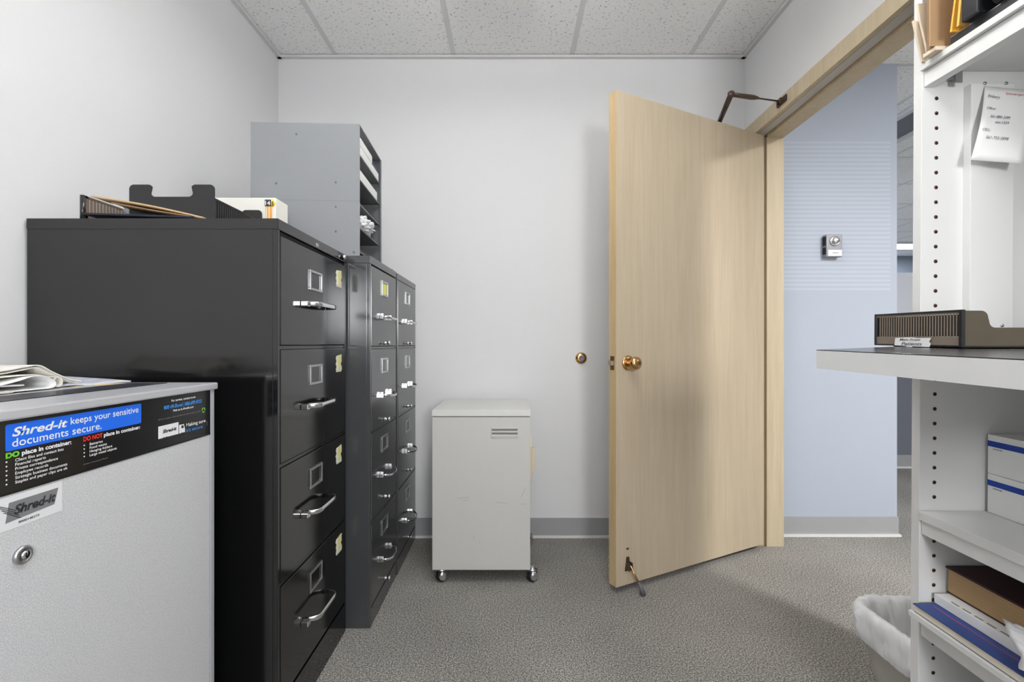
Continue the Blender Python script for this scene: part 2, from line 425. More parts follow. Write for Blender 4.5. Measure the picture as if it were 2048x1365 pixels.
struct('baseboard_right', MB().box(RX-0.005, RX, RY, DY0-0.075, 0, 0.101), M_base, 'grey vinyl baseboard on the right wall', 'baseboard')
# office beyond
HY, HX1 = 2.452, 2.015
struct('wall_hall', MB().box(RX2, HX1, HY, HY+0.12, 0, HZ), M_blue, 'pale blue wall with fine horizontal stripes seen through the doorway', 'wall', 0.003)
struct('baseboard_hall', MB().box(RX2, HX1+0.004, HY-0.005, HY+0.12, 0.011, 0.101), M_base, 'grey vinyl baseboard under the pale blue wall', 'baseboard')
struct('trim_5', MB().box(RX2, HX1+0.01, HY-0.016, HY, 0, 0.011), M_strip, 'white strip under the hall baseboard', 'floor trim')
struct('wall_office_far', MB().box(RX2, 8.2, 7.8, 7.92, 0, HZ), M_slate, 'blue-grey wall at the far end of the office', 'wall')
struct('wall_office_right', MB().box(8.1, 8.2, RY, 7.8, 0, HZ), M_slate, 'blue-grey right wall of the office', 'wall')
# low partition in the office
pt = thing('office_partition', (3.3, 3.8, 0), 'white-topped office partition with grey base beyond the blue wall', 'partition')
build('upper_panel', MB().box(2.0, 5.2, 3.80, 3.85, 0.86, 1.58), M_panelwhite, pt, 0.003)
build('lower_panel', MB().box(2.0, 5.2, 3.80, 3.85, 0.105, 0.86), M_partlow, pt)  # lower half coloured greyer and darker than the upper
build('kick_plate', MB().box(2.0, 5.2, 3.797, 3.853, 0.012, 0.105), M_base, pt)
build('base_strip', MB().box(2.0, 5.2, 3.785, 3.865, 0.0, 0.012), M_strip, pt)
# troffers of the office
def troffer(x0, x1, y0, y1, z, lit, label, cz=0):
    t = thing('ceiling_light', ((x0+x1)/2, (y0+y1)/2, z), label, 'ceiling light')
    m = MB()
    for a in ((x0, x1, y0, y0+0.04), (x0, x1, y1-0.04, y1), (x0, x0+0.04, y0+0.04, y1-0.04), (x1-0.04, x1, y0+0.04, y1-0.04)):
        m.box(a[0], a[1], a[2], a[3], z-0.022, z-0.002)
    build('frame', m, M_grid, t, 0.002)
    build('diffuser', MB().box(x0+0.04, x1-0.04, y0+0.04, y1-0.04, z-0.008, z-0.003), M_lamp if lit else mat('unlit_louver', (96, 98, 104), 0.4), t)
    return t
troffer(5.25, 6.35, 6.72, 7.2, HZ, True, 'lit ceiling light glowing at the far end of the office')
troffer(2.46, 2.78, 2.65, 3.85, HZ, False, 'unlit ceiling light just past the corner of the blue wall')
def added_pendant(y0, y1, label):  # unseen fixture, hung below the ceiling to house the added uplights
    t = thing('added_pendant_light', (0.05, (y0+y1)/2, 2.26), label, 'ceiling light')
    build('housing', MB().box(-0.09, 0.19, y0, y1, 2.27, 2.325), M_grid, t, 0.004)
    build('lens', MB().box(-0.08, 0.18, y0+0.01, y1-0.01, 2.255, 2.27), mat('added_pendant_lens', (255, 255, 255), 0.4, emit=(255, 254, 252), estr=2.0), t)
    for yy in (y0+0.1, y1-0.1):
        build('suspension_rod', MB().tube([(0.05, yy, 2.325), (0.05, yy, CZ)], 0.004, 8), M_steel, t)
added_pendant(0.3, 1.5, 'unseen light above the camera, suspension added for its uplight')
added_pendant(-1.5, -0.4, 'unseen light behind the camera, suspension added for its uplight')

# door frame
mb = MB()
# casings on the room side
mb.box(RX-0.014, RX, DY1-0.012, BY-0.016, 0.0, DZ-0.015)
mb.box(RX-0.014, RX, DY0-0.065, DY0+0.005, 0.0, DZ-0.015)
mb.box(RX-0.014, RX, DY0-0.065, BY-0.016, DZ-0.02, DZ+0.045)
# jamb linings
mb.box(RX, RX2+0.002, DY1-0.012, DY1, 0, DZ-0.008); mb.box(RX, RX2+0.002, DY0, DY0+0.012, 0, DZ-0.008)
mb.box(RX, RX2+0.002, DY0, DY1, DZ-0.02, DZ)
# stops
mb.box(RX+0.052, RX2+0.002, DY1-0.026, DY1-0.012, 0, DZ-0.02); mb.box(RX+0.052, RX2+0.002, DY0+0.012, DY0+0.026, 0, DZ-0.02)
mb.box(RX+0.052, RX2+0.002, DY0+0.012, DY1-0.012, DZ-0.034, DZ-0.02)
struct('trim_6', mb, M_frame, 'maple wooden door frame around the open doorway', 'door frame', 0.0015)

struct('trim_7', MB().box(RX+0.006, RX+0.046, DY0+0.013, DY1-0.013, DZ-0.022, DZ-0.0195), M_framedark, 'grey seal strip under the door header', 'door seal')
# door leaf: 0.91 x 1.99 x 0.044, swung open by 63 degrees
hc = Vector((1.2285, 2.288, 0))                       # hall-face corner at the hinge
fc = Vector((0.4190, 1.876, 0))                       # hall-face corner at the free edge
dv = (fc - hc).normalized(); DW = (fc - hc).length
nv = Vector((-dv.y, dv.x, 0))                          # normal of the face seen by the camera
if nv.y > 0: nv = -nv
MD = Matrix(((dv.x, nv.x, 0, hc.x), (dv.y, nv.y, 0, hc.y), (0, 0, 1, 0), (0, 0, 0, 1)))   # local: x along door from hinge, y out of the seen face, z up
DB, DT = 0.027, 2.017
door = struct('door_1', MB().box(0, DW-0.0015, -0.044, 0, DB, DT, MD), M_maple, 'open maple veneer door with brass knob', 'door', 0.0008)
door_origin = MD @ Vector((0, -0.044, DB))
door.data.transform(Matrix.Translation(-door_origin)); door.location = door_origin
build('edge_banding', MB().box(DW-0.0015, DW, -0.044, 0, DB, DT, MD), M_mapleedge, door)
def dpt(x, y, z): return MD @ Vector((x, y, z))
ky = DW - 0.062; kz = 0.924
kn = build('door_knob', MB().lathe([(0.013, 0.0), (0.0115, 0.012), (0.012, 0.019), (0.017, 0.025), (0.024, 0.031), (0.0265, 0.040), (0.025, 0.049), (0.019, 0.055), (0.008, 0.058), (0.0, 0.058)], orient(dpt(ky, 0.004, kz), nv)), M_brass, door)
build('rosette', MB().lathe([(0.031, 0.0), (0.031, 0.002), (0.029, 0.005), (0.018, 0.007), (0.0, 0.007)], orient(dpt(ky, 0.0, kz), nv)), M_brass, kn)
kn2 = build('door_knob', MB().lathe([(0.013, 0.0), (0.0115, 0.012), (0.012, 0.019), (0.017, 0.025), (0.024, 0.031), (0.0265, 0.040), (0.025, 0.049), (0.019, 0.055), (0.008, 0.058), (0.0, 0.058)], orient(dpt(ky, -0.048, kz), -nv)), M_brass, door)
build('rosette', MB().lathe([(0.031, 0.0), (0.031, 0.002), (0.029, 0.005), (0.018, 0.007), (0.0, 0.007)], orient(dpt(ky, -0.044, kz), -nv)), M_brass, kn2)
lp = build('latch_plate', MB().box(DW, DW+0.001, -0.034, -0.010, kz-0.028, kz+0.028, MD), M_brass, door)
build('latch_bolt', MB().prism([(DW+0.001, -0.028), (DW+0.013, -0.024), (DW+0.013, -0.018), (DW+0.001, -0.014)], kz-0.009, kz+0.009, MD, 'z'), M_steel, lp)
for zz in (0.25, 1.02, 1.80):
    build('hinge', MB().tube([dpt(-0.004, -0.050, zz-0.045), dpt(-0.004, -0.050, zz+0.045)], 0.006), M_brass, door)
# kick-down holder at the foot of the door
hx = DW - 0.058
hd = build('door_holder', MB().prism([(hx-0.012, 0.098), (hx+0.012, 0.098), (hx+0.017, 0.085), (hx+0.012, 0.075), (hx+0.006, 0.135), (hx-0.006, 0.135), (hx-0.012, 0.085)][0:0] or
     [(hx-0.014, 0.085), (hx+0.014, 0.085), (hx+0.008, 0.12), (hx+0.006, 0.14), (hx-0.006, 0.14), (hx-0.008, 0.12)], 0, 0.006, MD, 'y').box(hx-0.009, hx-0.004, 0.005, 0.024, 0.09, 0.122, MD).box(hx+0.004, hx+0.009, 0.005, 0.024, 0.09, 0.122, MD), M_bronze, door, 0.001)
build('arm', MB().tube([dpt(hx, 0.018, 0.112), dpt(hx-0.012, 0.032, 0.075), dpt(hx-0.022, 0.045, 0.045)], 0.0042), M_brass, hd)
build('rubber_tip', MB().tube([dpt(hx-0.020, 0.043, 0.052), dpt(hx-0.028, 0.052, 0.026), dpt(hx-0.032, 0.056, 0.003)], [0.006, 0.009, 0.011]), mat('grey_rubber', (96, 96, 98), 0.5), hd)
build('old_screw', MB().lathe([(0.004, 0), (0.004, 0.0015), (0, 0.002)], orient(dpt(hx+0.002, 0, 0.172), nv), 10).lathe([(0.004, 0), (0.004, 0.0015), (0, 0.002)], orient(dpt(hx-0.004, 0, 0.172), nv), 10), M_bronze, door)
# overhead closer: body on the far face, two arms to the header
cl = build('door_closer', MB().box(0.06, 0.30, -0.104, -0.045, 1.945, 2.005, MD), M_bronze, door, 0.006)
sp_ = Vector((1.02, 2.262, 2.068)); el = Vector((0.940, 2.008, 2.068)); br = Vector((1.188, 2.070, 2.070))
sp0 = dpt(0.215, -0.078, 2.0); 
build('spindle', MB().tube([sp0, Vector((sp0.x, sp0.y, 2.074))], 0.011), M_bronze, cl)
build('main_arm', MB().tube([Vector((sp0.x, sp0.y, 2.068)), sp0.lerp(el, 0.5) * 1.0 + Vector((0, 0, 0.034)), el], [0.012, 0.0125, 0.013], 8, 0.45), M_bronze, cl)
build('elbow', MB().lathe([(0.013, 0), (0.014, 0.004), (0.014, 0.018), (0.010, 0.022), (0, 0.023)], Matrix.Translation((el.x, el.y, el.z-0.010)), 16), M_bronze, cl)
build('forearm', MB().tube([el, el.lerp(br, 0.25), el.lerp(br, 0.42), el.lerp(br, 0.50), el.lerp(br, 0.56), br], [0.012, 0.014, 0.015, 0.011, 0.005, 0.005], 8, 0.55), M_bronze, cl)
build('header_bracket', MB().box(1.188, 1.196, 2.035, 2.105, 2.058, 2.084).box(1.176, 1.190, 2.055, 2.064, 2.058, 2.080).box(1.176, 1.190, 2.076, 2.085, 2.058, 2.080), M_bronze, cl, 0.001)

# wall bumper for the knob
ws = thing('wall_door_stop', (0.363, BY, 0.928), 'round brass door bumper on the white wall left of the door', 'door stop')
build('flange', MB().lathe([(0.030, 0), (0.030, 0.003), (0.026, 0.010), (0.018, 0.014), (0.014, 0.014), (0.0, 0.012)], orient((0.363, BY, 0.928), (0, -1, 0))), M_brass, ws)
build('bumper', MB().lathe([(0.014, 0), (0.014, 0.016), (0.010, 0.018), (0.008, 0.014), (0, 0.014)], orient((0.363, BY-0.008, 0.928), (0, -1, 0))), mat('bumper_rubber', (120, 124, 132), 0.5), ws)

# dial control on the blue wall
th = thing('dial_thermostat', (1.68, HY, 1.508), 'silver dial control with white label on the pale blue wall', 'thermostat')
build('housing', MB().box(1.624, 1.703, HY-0.034, HY, 1.450, 1.566), M_silver, th, 0.003)
build('side_vents', MB().box(1.621, 1.625, HY-0.028, HY-0.006, 1.465, 1.50).box(1.621, 1.625, HY-0.028, HY-0.006, 1.51, 1.555), M_dkseam, th)
build('dial', MB().lathe([(0.026, 0), (0.026, 0.004), (0.021, 0.006), (0.021, 0.003), (0.016, 0.003), (0.016, 0.016), (0.013, 0.018), (0, 0.018)], orient((1.665, HY-0.034, 1.532), (0, -1, 0))), M_steel, th)
pl = build('label_plate', MB().box(1.630, 1.701, HY-0.0365, HY-0.034, 1.454, 1.486), M_twhite, th, 0.001)
build('print', MB().box(1.652, 1.684, HY-0.0369, HY-0.0364, 1.468, 1.471), M_tgrey, pl)

# ---------------------------------------------------------------- filing cabinets
def drawer_set(t, X, ya, yb, zs, m, style, label_off, handle_off, knob_off, lab_c):
    for i in range(4):
        zt, zb = zs[i] - 0.004, zs[i+1] + 0.008
        d = build('drawer', MB().box(X-0.012, X, ya, yb, zb, zt), m, t, 0.0015)
        lo = label_off if i else label_off + (0.012 if style == 'black' else 0)
        # label holder frame
        zc = zs[i] - lo; w2, h2 = 0.044, 0.029
        f = MB()
        for a in ((lab_c-w2, lab_c+w2, zc-h2, zc-h2+0.007), (lab_c-w2, lab_c+w2, zc+h2-0.007, zc+h2), (lab_c-w2, lab_c-w2+0.008, zc-h2+0.007, zc+h2-0.007), (lab_c+w2-0.008, lab_c+w2, zc-h2+0.007, zc+h2-0.007)):
            f.box(X, X+0.004, a[0], a[1], a[2], a[3])
        build('label_holder', f, M_steel, d, 0.0008)
        zc = zs[i] - handle_off; c = lab_c
        if style == 'black':
            hw, out = 0.075, 0.036
            pts = []
            for k in range(0, 13):
                a = PI * k / 12
                yy = c - math.cos(a) * hw; xx = X + 0.002 + out * min(1.0, math.sin(a) * 1.7)
                pts.append((xx, yy, zc))
            h = build('handle', MB().tube(pts, 0.0032, 10, 2.2, up=(0, 0, 1)), M_chrome, d)
            build('thumb_latch', MB().box(X, X+0.020, c-hw-0.024, c-hw-0.004, zc-0.008, zc+0.006), M_chrome, d, 0.002)
        else:
            hw, out = 0.060, 0.032
            pts = []
            for k in range(0, 15):
                a = PI * k / 14
                pts.append((X + 0.010 + out * math.sin(a) ** 0.7, c - math.cos(a) * hw, zc - 0.006 * math.sin(a)))
            h = build('handle', MB().tube(pts, 0.0028, 8, 1.7, up=(0, 0, 1)), M_chrome, d)
            for sgn in (-1, 1):
                build('handle_mount', MB().prism([(c+sgn*hw-0.006, zc-0.009), (c+sgn*hw+0.006, zc-0.009), (c+sgn*hw+0.004, zc+0.004), (c+sgn*hw, zc+0.012), (c+sgn*hw-0.004, zc+0.004)], X, X+0.012, None, 'x'), M_chrome, h, 0.001)
            zk = zs[i] - knob_off
            build('latch_knob', MB().lathe([(0.008, 0), (0.008, 0.004), (0.005, 0.006), (0.005, 0.014), (0.009, 0.016), (0.009, 0.021), (0.004, 0.023)], orient((X, c, zk), (1, 0, 0)), 14), M_chrome, d)

def cabinet(name, x0, X, ya, yb, H, zs, m, label, style, group=None, **kw):
    t = thing(name, ((x0+X)/2, (ya+yb)/2, 0), label, 'filing cabinet', group)
    build('body', MB().box(x0, X-0.013, ya, yb, 0.0, H-0.026), m, t, 0.0012)
    # lid cap and front frame
    build('lid', MB().box(x0-0.001, X, ya-0.001, yb+0.001, H-0.027, H), m, t, 0.002)
    f = MB().box(X-0.013, X-0.001, ya, ya+0.010, 0.0, H-0.027).box(X-0.013, X-0.001, yb-0.010, yb, 0.0, H-0.027).box(X-0.013, X-0.001, ya+0.01, yb-0.01, 0.0, zs[4]-0.002)
    for i in range(1, 4): f.box(X-0.013, X-0.003, ya+0.01, yb-0.01, zs[i]-0.003, zs[i]+0.006)
    build('front_frame', f, m, t, 0.0008)
    build('seam', MB().box(X-0.0125, X-0.010, ya+0.006, yb-0.006, 0.05, H-0.03), M_dkseam, t)
    drawer_set(t, X, ya+0.013, yb-0.013, zs, m, style, **kw)
    return t
KX = -0.576
bk = cabinet('filing_cabinet', -1.198, KX, 1.163, 1.640, 1.312, (1.275, 0.990, 0.692, 0.394, 0.100), M_black,
        'glossy black four-drawer filing cabinet with chrome pulls, nearest of the row', 'black', label_off=0.078, handle_off=0.162, knob_off=0, lab_c=1.385)
build('lock_button', MB().lathe([(0.009, 0), (0.009, 0.010), (0.006, 0.013), (0, 0.013)], orient((KX, 1.605, 1.297), (1, 0, 0)), 16), M_chrome, bk)
build('maker_plate', MB().box(KX, KX+0.0008, 1.388, 1.406, 1.292, 1.3).box(KX, KX+0.0008, 1.388, 1.406, 1.2895, 1.291), M_steel, bk)
# tape remnants on the black drawers
for i, (dz, sl) in enumerate(((0.030, 0.0), (0.028, 0.2), (0.035, 0.3), (0.038, 0.4))):
    zt = (1.275, 0.990, 0.692, 0.394)[i] - dz
    y0 = 1.545
    d = [o for o in bpy.data.objects if o.parent == bk and o.name.startswith('drawer')][i]
    random.seed(i)
    edge = [(y0 + (0.0 if k % 2 else 0.006) + random.uniform(-.002, .002), zt - 0.054 + k * 0.009) for k in range(7)]
    edge2 = [(y0 + 0.052 + random.uniform(-.004, .004) - (0.012 if k == 3 else 0), zt - k * 0.009) for k in range(7)]
    build('white_tape', MB().prism(edge + edge2, KX, KX+0.0006, None, 'x'), M_whitetape, d)
    e = [(y0 + 0.014, zt-0.046), (y0+0.040, zt-0.050 + sl*0.01), (y0+0.042, zt-0.028), (y0+0.050, zt-0.02), (y0+0.048, zt+0.004), (y0+0.012, zt)]
    build('yellow_tape', MB().prism(e, KX+0.0006, KX+0.0013, None, 'x'), M_yellowtape, d)
GX = -0.494
GZ = (1.283, 0.986, 0.684, 0.365, 0.065)
kw = dict(label_off=0.068, handle_off=0.178, knob_off=0.278)
g1 = cabinet('filing_cabinet', -1.175, GX, 1.652, 2.026, 1.312, GZ, M_grey, 'grey four-drawer filing cabinet between black cabinet and corner cabinet, yellow tag on top drawer', 'grey', 'grey filing cabinets', lab_c=1.835, **kw)
g2 = cabinet('filing_cabinet', -1.175, GX+0.003, 2.032, 2.418, 1.308, GZ, M_grey, 'grey four-drawer filing cabinet in the corner against the back wall', 'grey', 'grey filing cabinets', lab_c=2.225, **kw)
d0 = [o for o in bpy.data.objects if o.parent == g1 and o.name.startswith('drawer')][0]
build('yellow_tag', MB().box(GX, GX+0.002, 1.806, 1.858, 1.194, 1.236), mat('yellow_paper_tag', (240, 240, 120), 0.6), d0)
build('lock_button', MB().lathe([(0.008, 0), (0.008, 0.009), (0, 0.010)], orient((GX-0.02, 2.012, 1.312), (0, 0, 1)), 14), M_dkseam, g1)

# ---------------------------------------------------------------- mail sorter on the grey cabinets
SR = Matrix.Translation((-0.537, 1.668, 1.3125)) @ Matrix.Rotation(math.radians(2.6), 4, 'Z')
ms = thing('mail_sorter', SR.translation, 'light grey metal mail sorter with open slots on the grey cabinets', 'mail sorter')
SD, SL, SH, T = 0.378, 0.335, 0.470, 0.004       # depth (to -x), length (y), height
build('near_side', MB().box(-SD, 0, 0, T, 0, SH, SR), M_sorter, ms, 0.0008)
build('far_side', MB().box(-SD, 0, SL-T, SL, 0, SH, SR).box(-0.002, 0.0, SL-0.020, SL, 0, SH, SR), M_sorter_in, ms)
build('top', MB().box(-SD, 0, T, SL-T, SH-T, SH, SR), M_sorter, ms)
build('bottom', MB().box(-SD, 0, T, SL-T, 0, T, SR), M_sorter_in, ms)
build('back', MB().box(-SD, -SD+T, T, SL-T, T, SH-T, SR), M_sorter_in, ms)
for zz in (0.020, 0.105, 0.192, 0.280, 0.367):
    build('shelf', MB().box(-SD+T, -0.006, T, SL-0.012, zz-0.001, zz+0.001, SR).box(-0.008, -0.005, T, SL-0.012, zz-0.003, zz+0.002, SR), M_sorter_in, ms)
for (x, z) in ((-0.29, 0.255), (-0.083, 0.262), (-0.083, 0.175), (-0.083, 0.088), (-0.22, 0.43), (-0.02, 0.015)):
    build('rivet', MB().lathe([(0.0045, 0), (0.004, 0.0006), (0.0, 0.0008)], SR @ orient((x, 0, z), (0, -1, 0)), 10), mat('rivet_grey', (112, 114, 118), 0.4), ms)
build('seam_line', MB().box(-SD, 0, -0.0004, 0, 0.196, 0.1967, SR), mat('rivet_grey', (112, 114, 118), 0.4), ms)
def tpaper(name, y0, y1, z0, z1, mm, label, x1=-0.012, n=1):
    o = build(name, MB().box(-0.30, x1, y0, y1, z0, z1, SR), mm, None, 0.0008, SR @ Vector((-0.15, (y0+y1)/2, z0)))
    return tag(o, label, 'paper')
tpaper('magazine_stack', 0.02, 0.300, 0.369, 0.400, M_paper, 'thick white paper stack in the top slot of the mail sorter', -0.004)
tpaper('envelope_stack', 0.02, 0.300, 0.282, 0.322, M_paper, 'white envelope stack in the second slot of the mail sorter', -0.010)
o = build('blue_booklet', MB().box(-0.28, -0.004, 0.20, 0.300, 0.401, 0.412, SR), mat('navy_print', (48, 58, 96), 0.5), None, 0.0005, SR @ Vector((-0.15, 0.25, 0.401)))
tag(o, 'navy booklet lying on the white paper stack in the sorter', 'booklet')
tpaper('blank_form_stack', 0.02, 0.19, 0.401, 0.430, M_paper, 'white forms beside the navy booklet, uppermost in the mail sorter', -0.003)
o = build('plastic_bag', MB().blob(SR @ Vector((-0.055, 0.125, 0.140)), (0.065, 0.105, 0.034), 0.25, 9, 5, 3), M_bag, None, 0, SR @ Vector((-0.055, 0.125, 0.106)))
tag(o, 'crinkled white plastic bag bulging from a middle sorter slot', 'plastic bag')
o = build('folder_stack', MB().box(-0.30, -0.02, 0.03, 0.28, 0.0225, 0.040, SR), mat('dark_folder', (70, 68, 70), 0.6), None, 0.0005, SR @ Vector((-0.15, 0.15, 0.0225)))
tag(o, 'dark folders in the lowest slot of the mail sorter', 'folder')

# ---------------------------------------------------------------- things on the black cabinet
TZ = 1.3125
def slot_wall(x, y0, y1, z0, z1, th=0.004, rib=0.010, gap=0.0055):
    """slotted upright wall in the plane x"""
    m = MB()
    m.box(x-th/2, x+th/2, y0, y1, z0, z0+(z1-z0)*0.28).box(x-th/2, x+th/2, y0, y1, z1-0.006, z1)
    m.box(x-th/2, x+th/2, y0, y0+0.01, z0, z1).box(x-th/2, x+th/2, y1-0.01, y1, z0, z1)
    y = y0+0.01
    while y < y1-0.01:
        m.box(x-th/2, x+th/2, y, y+rib*0.45, z0+(z1-z0)*0.26, z1-0.004); y += rib
    return m
def lobed(x0, x1, z0, zl, zh, lw):
    """side outline with a raised lobe at both ends"""
    pts = [(x0, z0), (x1, z0)]
    r = 0.012
    def arc(cx, cz, a0, a1, rr, n=5): return [(cx + rr*math.cos(math.radians(a0+(a1-a0)*k/n)), cz + rr*math.sin(math.radians(a0+(a1-a0)*k/n))) for k in range(n+1)]
    pts += arc(x1-r, zh-r, 0, 90, r)
    pts += arc(x1-lw+r, zh-r, 90, 150, r)
    pts += arc(x1-lw-0.006, zl+r, 0, -90, r)[1:]
    pts += arc(x0+lw+0.006, zl+r, -90, -180, r)[:-1]
    pts += arc(x0+lw-r, zh-r, 30, 90, r)
    pts += arc(x0+r, zh-r, 90, 180, r)
    return pts
tb = thing('letter_tray', (-0.89, 1.35, TZ), 'black plastic letter tray with lobed side on top of the black cabinet', 'letter tray')
build('base', MB().box(-0.995, -0.787, 1.236, 1.47, TZ, TZ+0.003), M_blkplast, tb)
build('side', MB().prism(lobed(-1.003, -0.779, TZ, 1.388, 1.420, 0.062), 1.234, 1.238, None, 'y'), M_blkplast, tb, 0.001)
build('side', MB().prism(lobed(-1.003, -0.779, TZ, 1.388, 1.420, 0.062), 1.468, 1.472, None, 'y'), M_blkplast, tb, 0.001)
build('slotted_end', slot_wall(-0.787, 1.239, 1.467, TZ, 1.388), M_blkplast, tb)
ta = thing('letter_tray', (-1.06, 1.33, TZ), 'smoky brown slotted letter tray at the wall end of the black cabinet', 'letter tray')
build('base', MB().box(-1.106, -1.02, 1.215, 1.46, TZ, TZ+0.003), M_smoke, ta)
build('slotted_end', slot_wall(-1.106, 1.217, 1.46, TZ+0.003, 1.386), mat('taupe_slots', (112, 98, 84), 0.35), ta)
build('back_wall', MB().box(-1.106, -1.02, 1.456, 1.46, TZ+0.003, 1.36), M_smoke, ta)
build('corner_post', MB().tube([(-1.106, 1.214, TZ), (-1.106, 1.214, 1.385)], 0.006), M_smokedk, ta)
def slope_sheet(name, x0, z0, x1, z1, y0, y1, m, label, th=0.002, bow=0.0):
    fn = lambda u, v: (x0+(x1-x0)*u, y0+(y1-y0)*v, z0+(z1-z0)*u + bow*math.sin(PI*u))
    o = build(name, MB().sheet(fn, 16, 2, th), m, None, 0, ((x0+x1)/2, (y0+y1)/2, min(z0, z1)-th))
    return tag(o, label, 'folder')
slope_sheet('manila_folder', -1.048, 1.372, -0.768, 1.3180, 1.172, 1.231, M_manila, 'tan manila folder sloping down from the brown tray', 0.003, 0.004)
slope_sheet('manila_folder', -0.995, 1.354, -0.772, 1.3160, 1.170, 1.231, M_kraft, 'darker kraft folder under the sloping manila folder', 0.0015, -0.001)
slope_sheet('black_folder', -1.064, 1.3275, -0.79, 1.3185, 1.167, 1.212, mat('navy_black_card', (34, 36, 48), 0.5), 'thin black folder lying flat under the tan folders', 0.004)
o = build('crumpled_wrap', MB().blob((-1.062, 1.36, 1.360), (0.028, 0.06, 0.036), 0.3, 9, 4, 8), M_clear, None, 0, (-1.045, 1.345, TZ))
tag(o, 'crumpled clear plastic wrap between the two letter trays', 'plastic wrap')
# white carton behind the tray
bx = thing('carton', (-0.84, 1.51, TZ), 'white carton with orange stripes and number 14 behind the black tray', 'box')
build('box', MB().box(-0.950, -0.740, 1.478, 1.560, TZ, 1.462), mat('carton_white', (238, 236, 228), 0.5), bx, 0.004)
fy = 1.4776
build('orange_stripes', MB().box(-0.767, -0.762, fy-0.0003, fy, TZ, 1.434).box(-0.7585, -0.751, fy-0.0003, fy, TZ, 1.434).box(-0.7715, -0.770, fy-0.0003, fy, TZ, 1.434), mat('print_orange', (240, 170, 80), 0.5), bx)
build('black_square', MB().prism(rounded(-0.774, -0.754, 1.434, 1.455, 0.002), fy-0.0006, fy-0.0002, None, 'y'), M_tdark, bx)
build('yellow_roundel', MB().lathe([(0.011, 0), (0.011, 0.0004), (0, 0.0005)], orient((-0.752, fy-0.0001, 1.443), (0, -1, 0)), 20), mat('print_yellow', (246, 206, 50), 0.5), bx)
m = MB(); text_mesh(m, '14', facing_my(-0.7725, fy-0.0009, 1.438), 0.018, 0.016, 0.0004); build('number_print', m, M_twhite, bx)
m = MB(); text_mesh(m, '5', facing_my(-0.7525, fy-0.0009, 1.437), 0.016, 0.007, 0.0006); m.box(-0.7445, -0.7405, fy-0.0005, fy, 1.442, 1.445); build('number_print', m, M_tdark, bx)

# ---------------------------------------------------------------- shredding console
SX, SY0, SY1, STZ = -0.665, 0.52, 1.055, 0.914
cs = thing('shredding_console', (-0.92, 0.79, 0), 'light grey document shredding console with black instruction band', 'shredding console')
build('body', MB().box(-1.19, SX-0.007, SY0, SY1, 0, STZ-0.014), M_consolegrey, cs, 0.002)
build('front_door', MB().box(SX-0.007, SX-0.002, SY0+0.014, SY1-0.014, 0.03, 0.80), M_console, cs, 0.001)
build('front_edge', MB().box(SX-0.007, SX-0.001, SY1-0.012, SY1, 0, STZ-0.014).box(SX-0.007, SX-0.001, SY0, SY0+0.012, 0, STZ-0.014), M_consolegrey, cs, 0.001)
build('lid', MB().box(-1.192, SX+0.004, SY0-0.004, SY1+0.006, STZ-0.015, STZ), M_consolegrey, cs, 0.003)
build('lid_insert', MB().box(-0.836, -0.757, SY0, SY1-0.02, STZ, STZ+0.0012), mat('black_insert', (40, 42, 50), 0.35), cs)
lk = build('lock', MB().lathe([(0.0125, 0), (0.0125, 0.003), (0.009, 0.006), (0.0085, 0.0035), (0.0, 0.0035)], orient((SX-0.002, 0.641, 0.7125), (1, 0, 0))), M_steel, cs)
build('keyway', MB().lathe([(0.0055, 0), (0.0055, 0.006), (0, 0.006)], orient((SX-0.002, 0.641, 0.7125), (1, 0, 0)), 16), M_chrome, lk)
build('key_slot', MB().box(SX+0.004, SX+0.0046, 0.6402, 0.6418, 0.7095, 0.7155), M_dkseam, lk)
X0 = SX - 0.0015
band = build('instruction_band', MB().box(SX-0.007, X0, SY0+0.013, SY1-0.0135, 0.802, 0.8985), M_band, cs)
X1 = X0 + 0.0002
build('band_edge', MB().box(SX-0.007, SX-0.0005, SY0+0.013, SY1-0.0135, 0.8005, 0.802), M_dkseam, cs)
build('blue_panel', MB().prism(rounded(0.6195, 0.847, 0.858, 0.8935, 0.003), X0, X1, None, 'x'), M_tblue, band)
def T_(body, y0, y1, z, size, bold=0.0, shear=0.0, m=None, x=None): 
    text_mesh(m, body, facing_px(x or X1+0.0002, y0, z), size, (y1-y0), bold, shear)
m = MB()
T_('Shred-it', 0.6275, 0.706, 0.8765, 0.0165, 0.00042, 0.25, m)
T_('keeps your sensitive', 0.711, 0.8405, 0.8785, 0.0150, 0.00012, 0, m)
T_('documents secure.', 0.6275, 0.765, 0.8625, 0.0158, 0.00012, 0, m)
T_('place in container:', 0.640, 0.712, 0.849, 0.0086, 0.0003, 0, m)
T_('place in container:', 0.769, 0.8440, 0.8485, 0.0086, 0.0003, 0, m)
build('white_lettering', m, M_twhite, band)
m = MB(); T_('DO', 0.6195, 0.6370, 0.849, 0.0095, 0.0005, 0, m); build('green_lettering', m, M_tgreen, band)
m = MB(); T_('DO NOT', 0.732, 0.7665, 0.8485, 0.0095, 0.0004, 0, m); build('red_lettering', m, M_tred, band)
m = MB()
m = MB(); bl = MB()
for (s_, z, y1) in (('Client files and contact lists', 0.8420, 0.700), ('Financial reports', 0.8362, 0.673), ('Private correspondence', 0.8304, 0.691), ('Employee records', 0.8244, 0.6765), ('Strategic business documents', 0.8184, 0.7055), ('Staples and paper clips are ok', 0.8124, 0.706)):
    T_(s_, 0.6314, y1, z, 0.0058, 0.00005, 0, m)
    bl.lathe([(0.0011, 0), (0.0011, 0.0003), (0, 0.0004)], orient((X1, 0.6207, z+0.002), (1, 0, 0)), 12)
build('list_lettering', m, M_twhite, band); build('list_bullets', bl, M_twhite, band)
m = MB(); bl = MB()
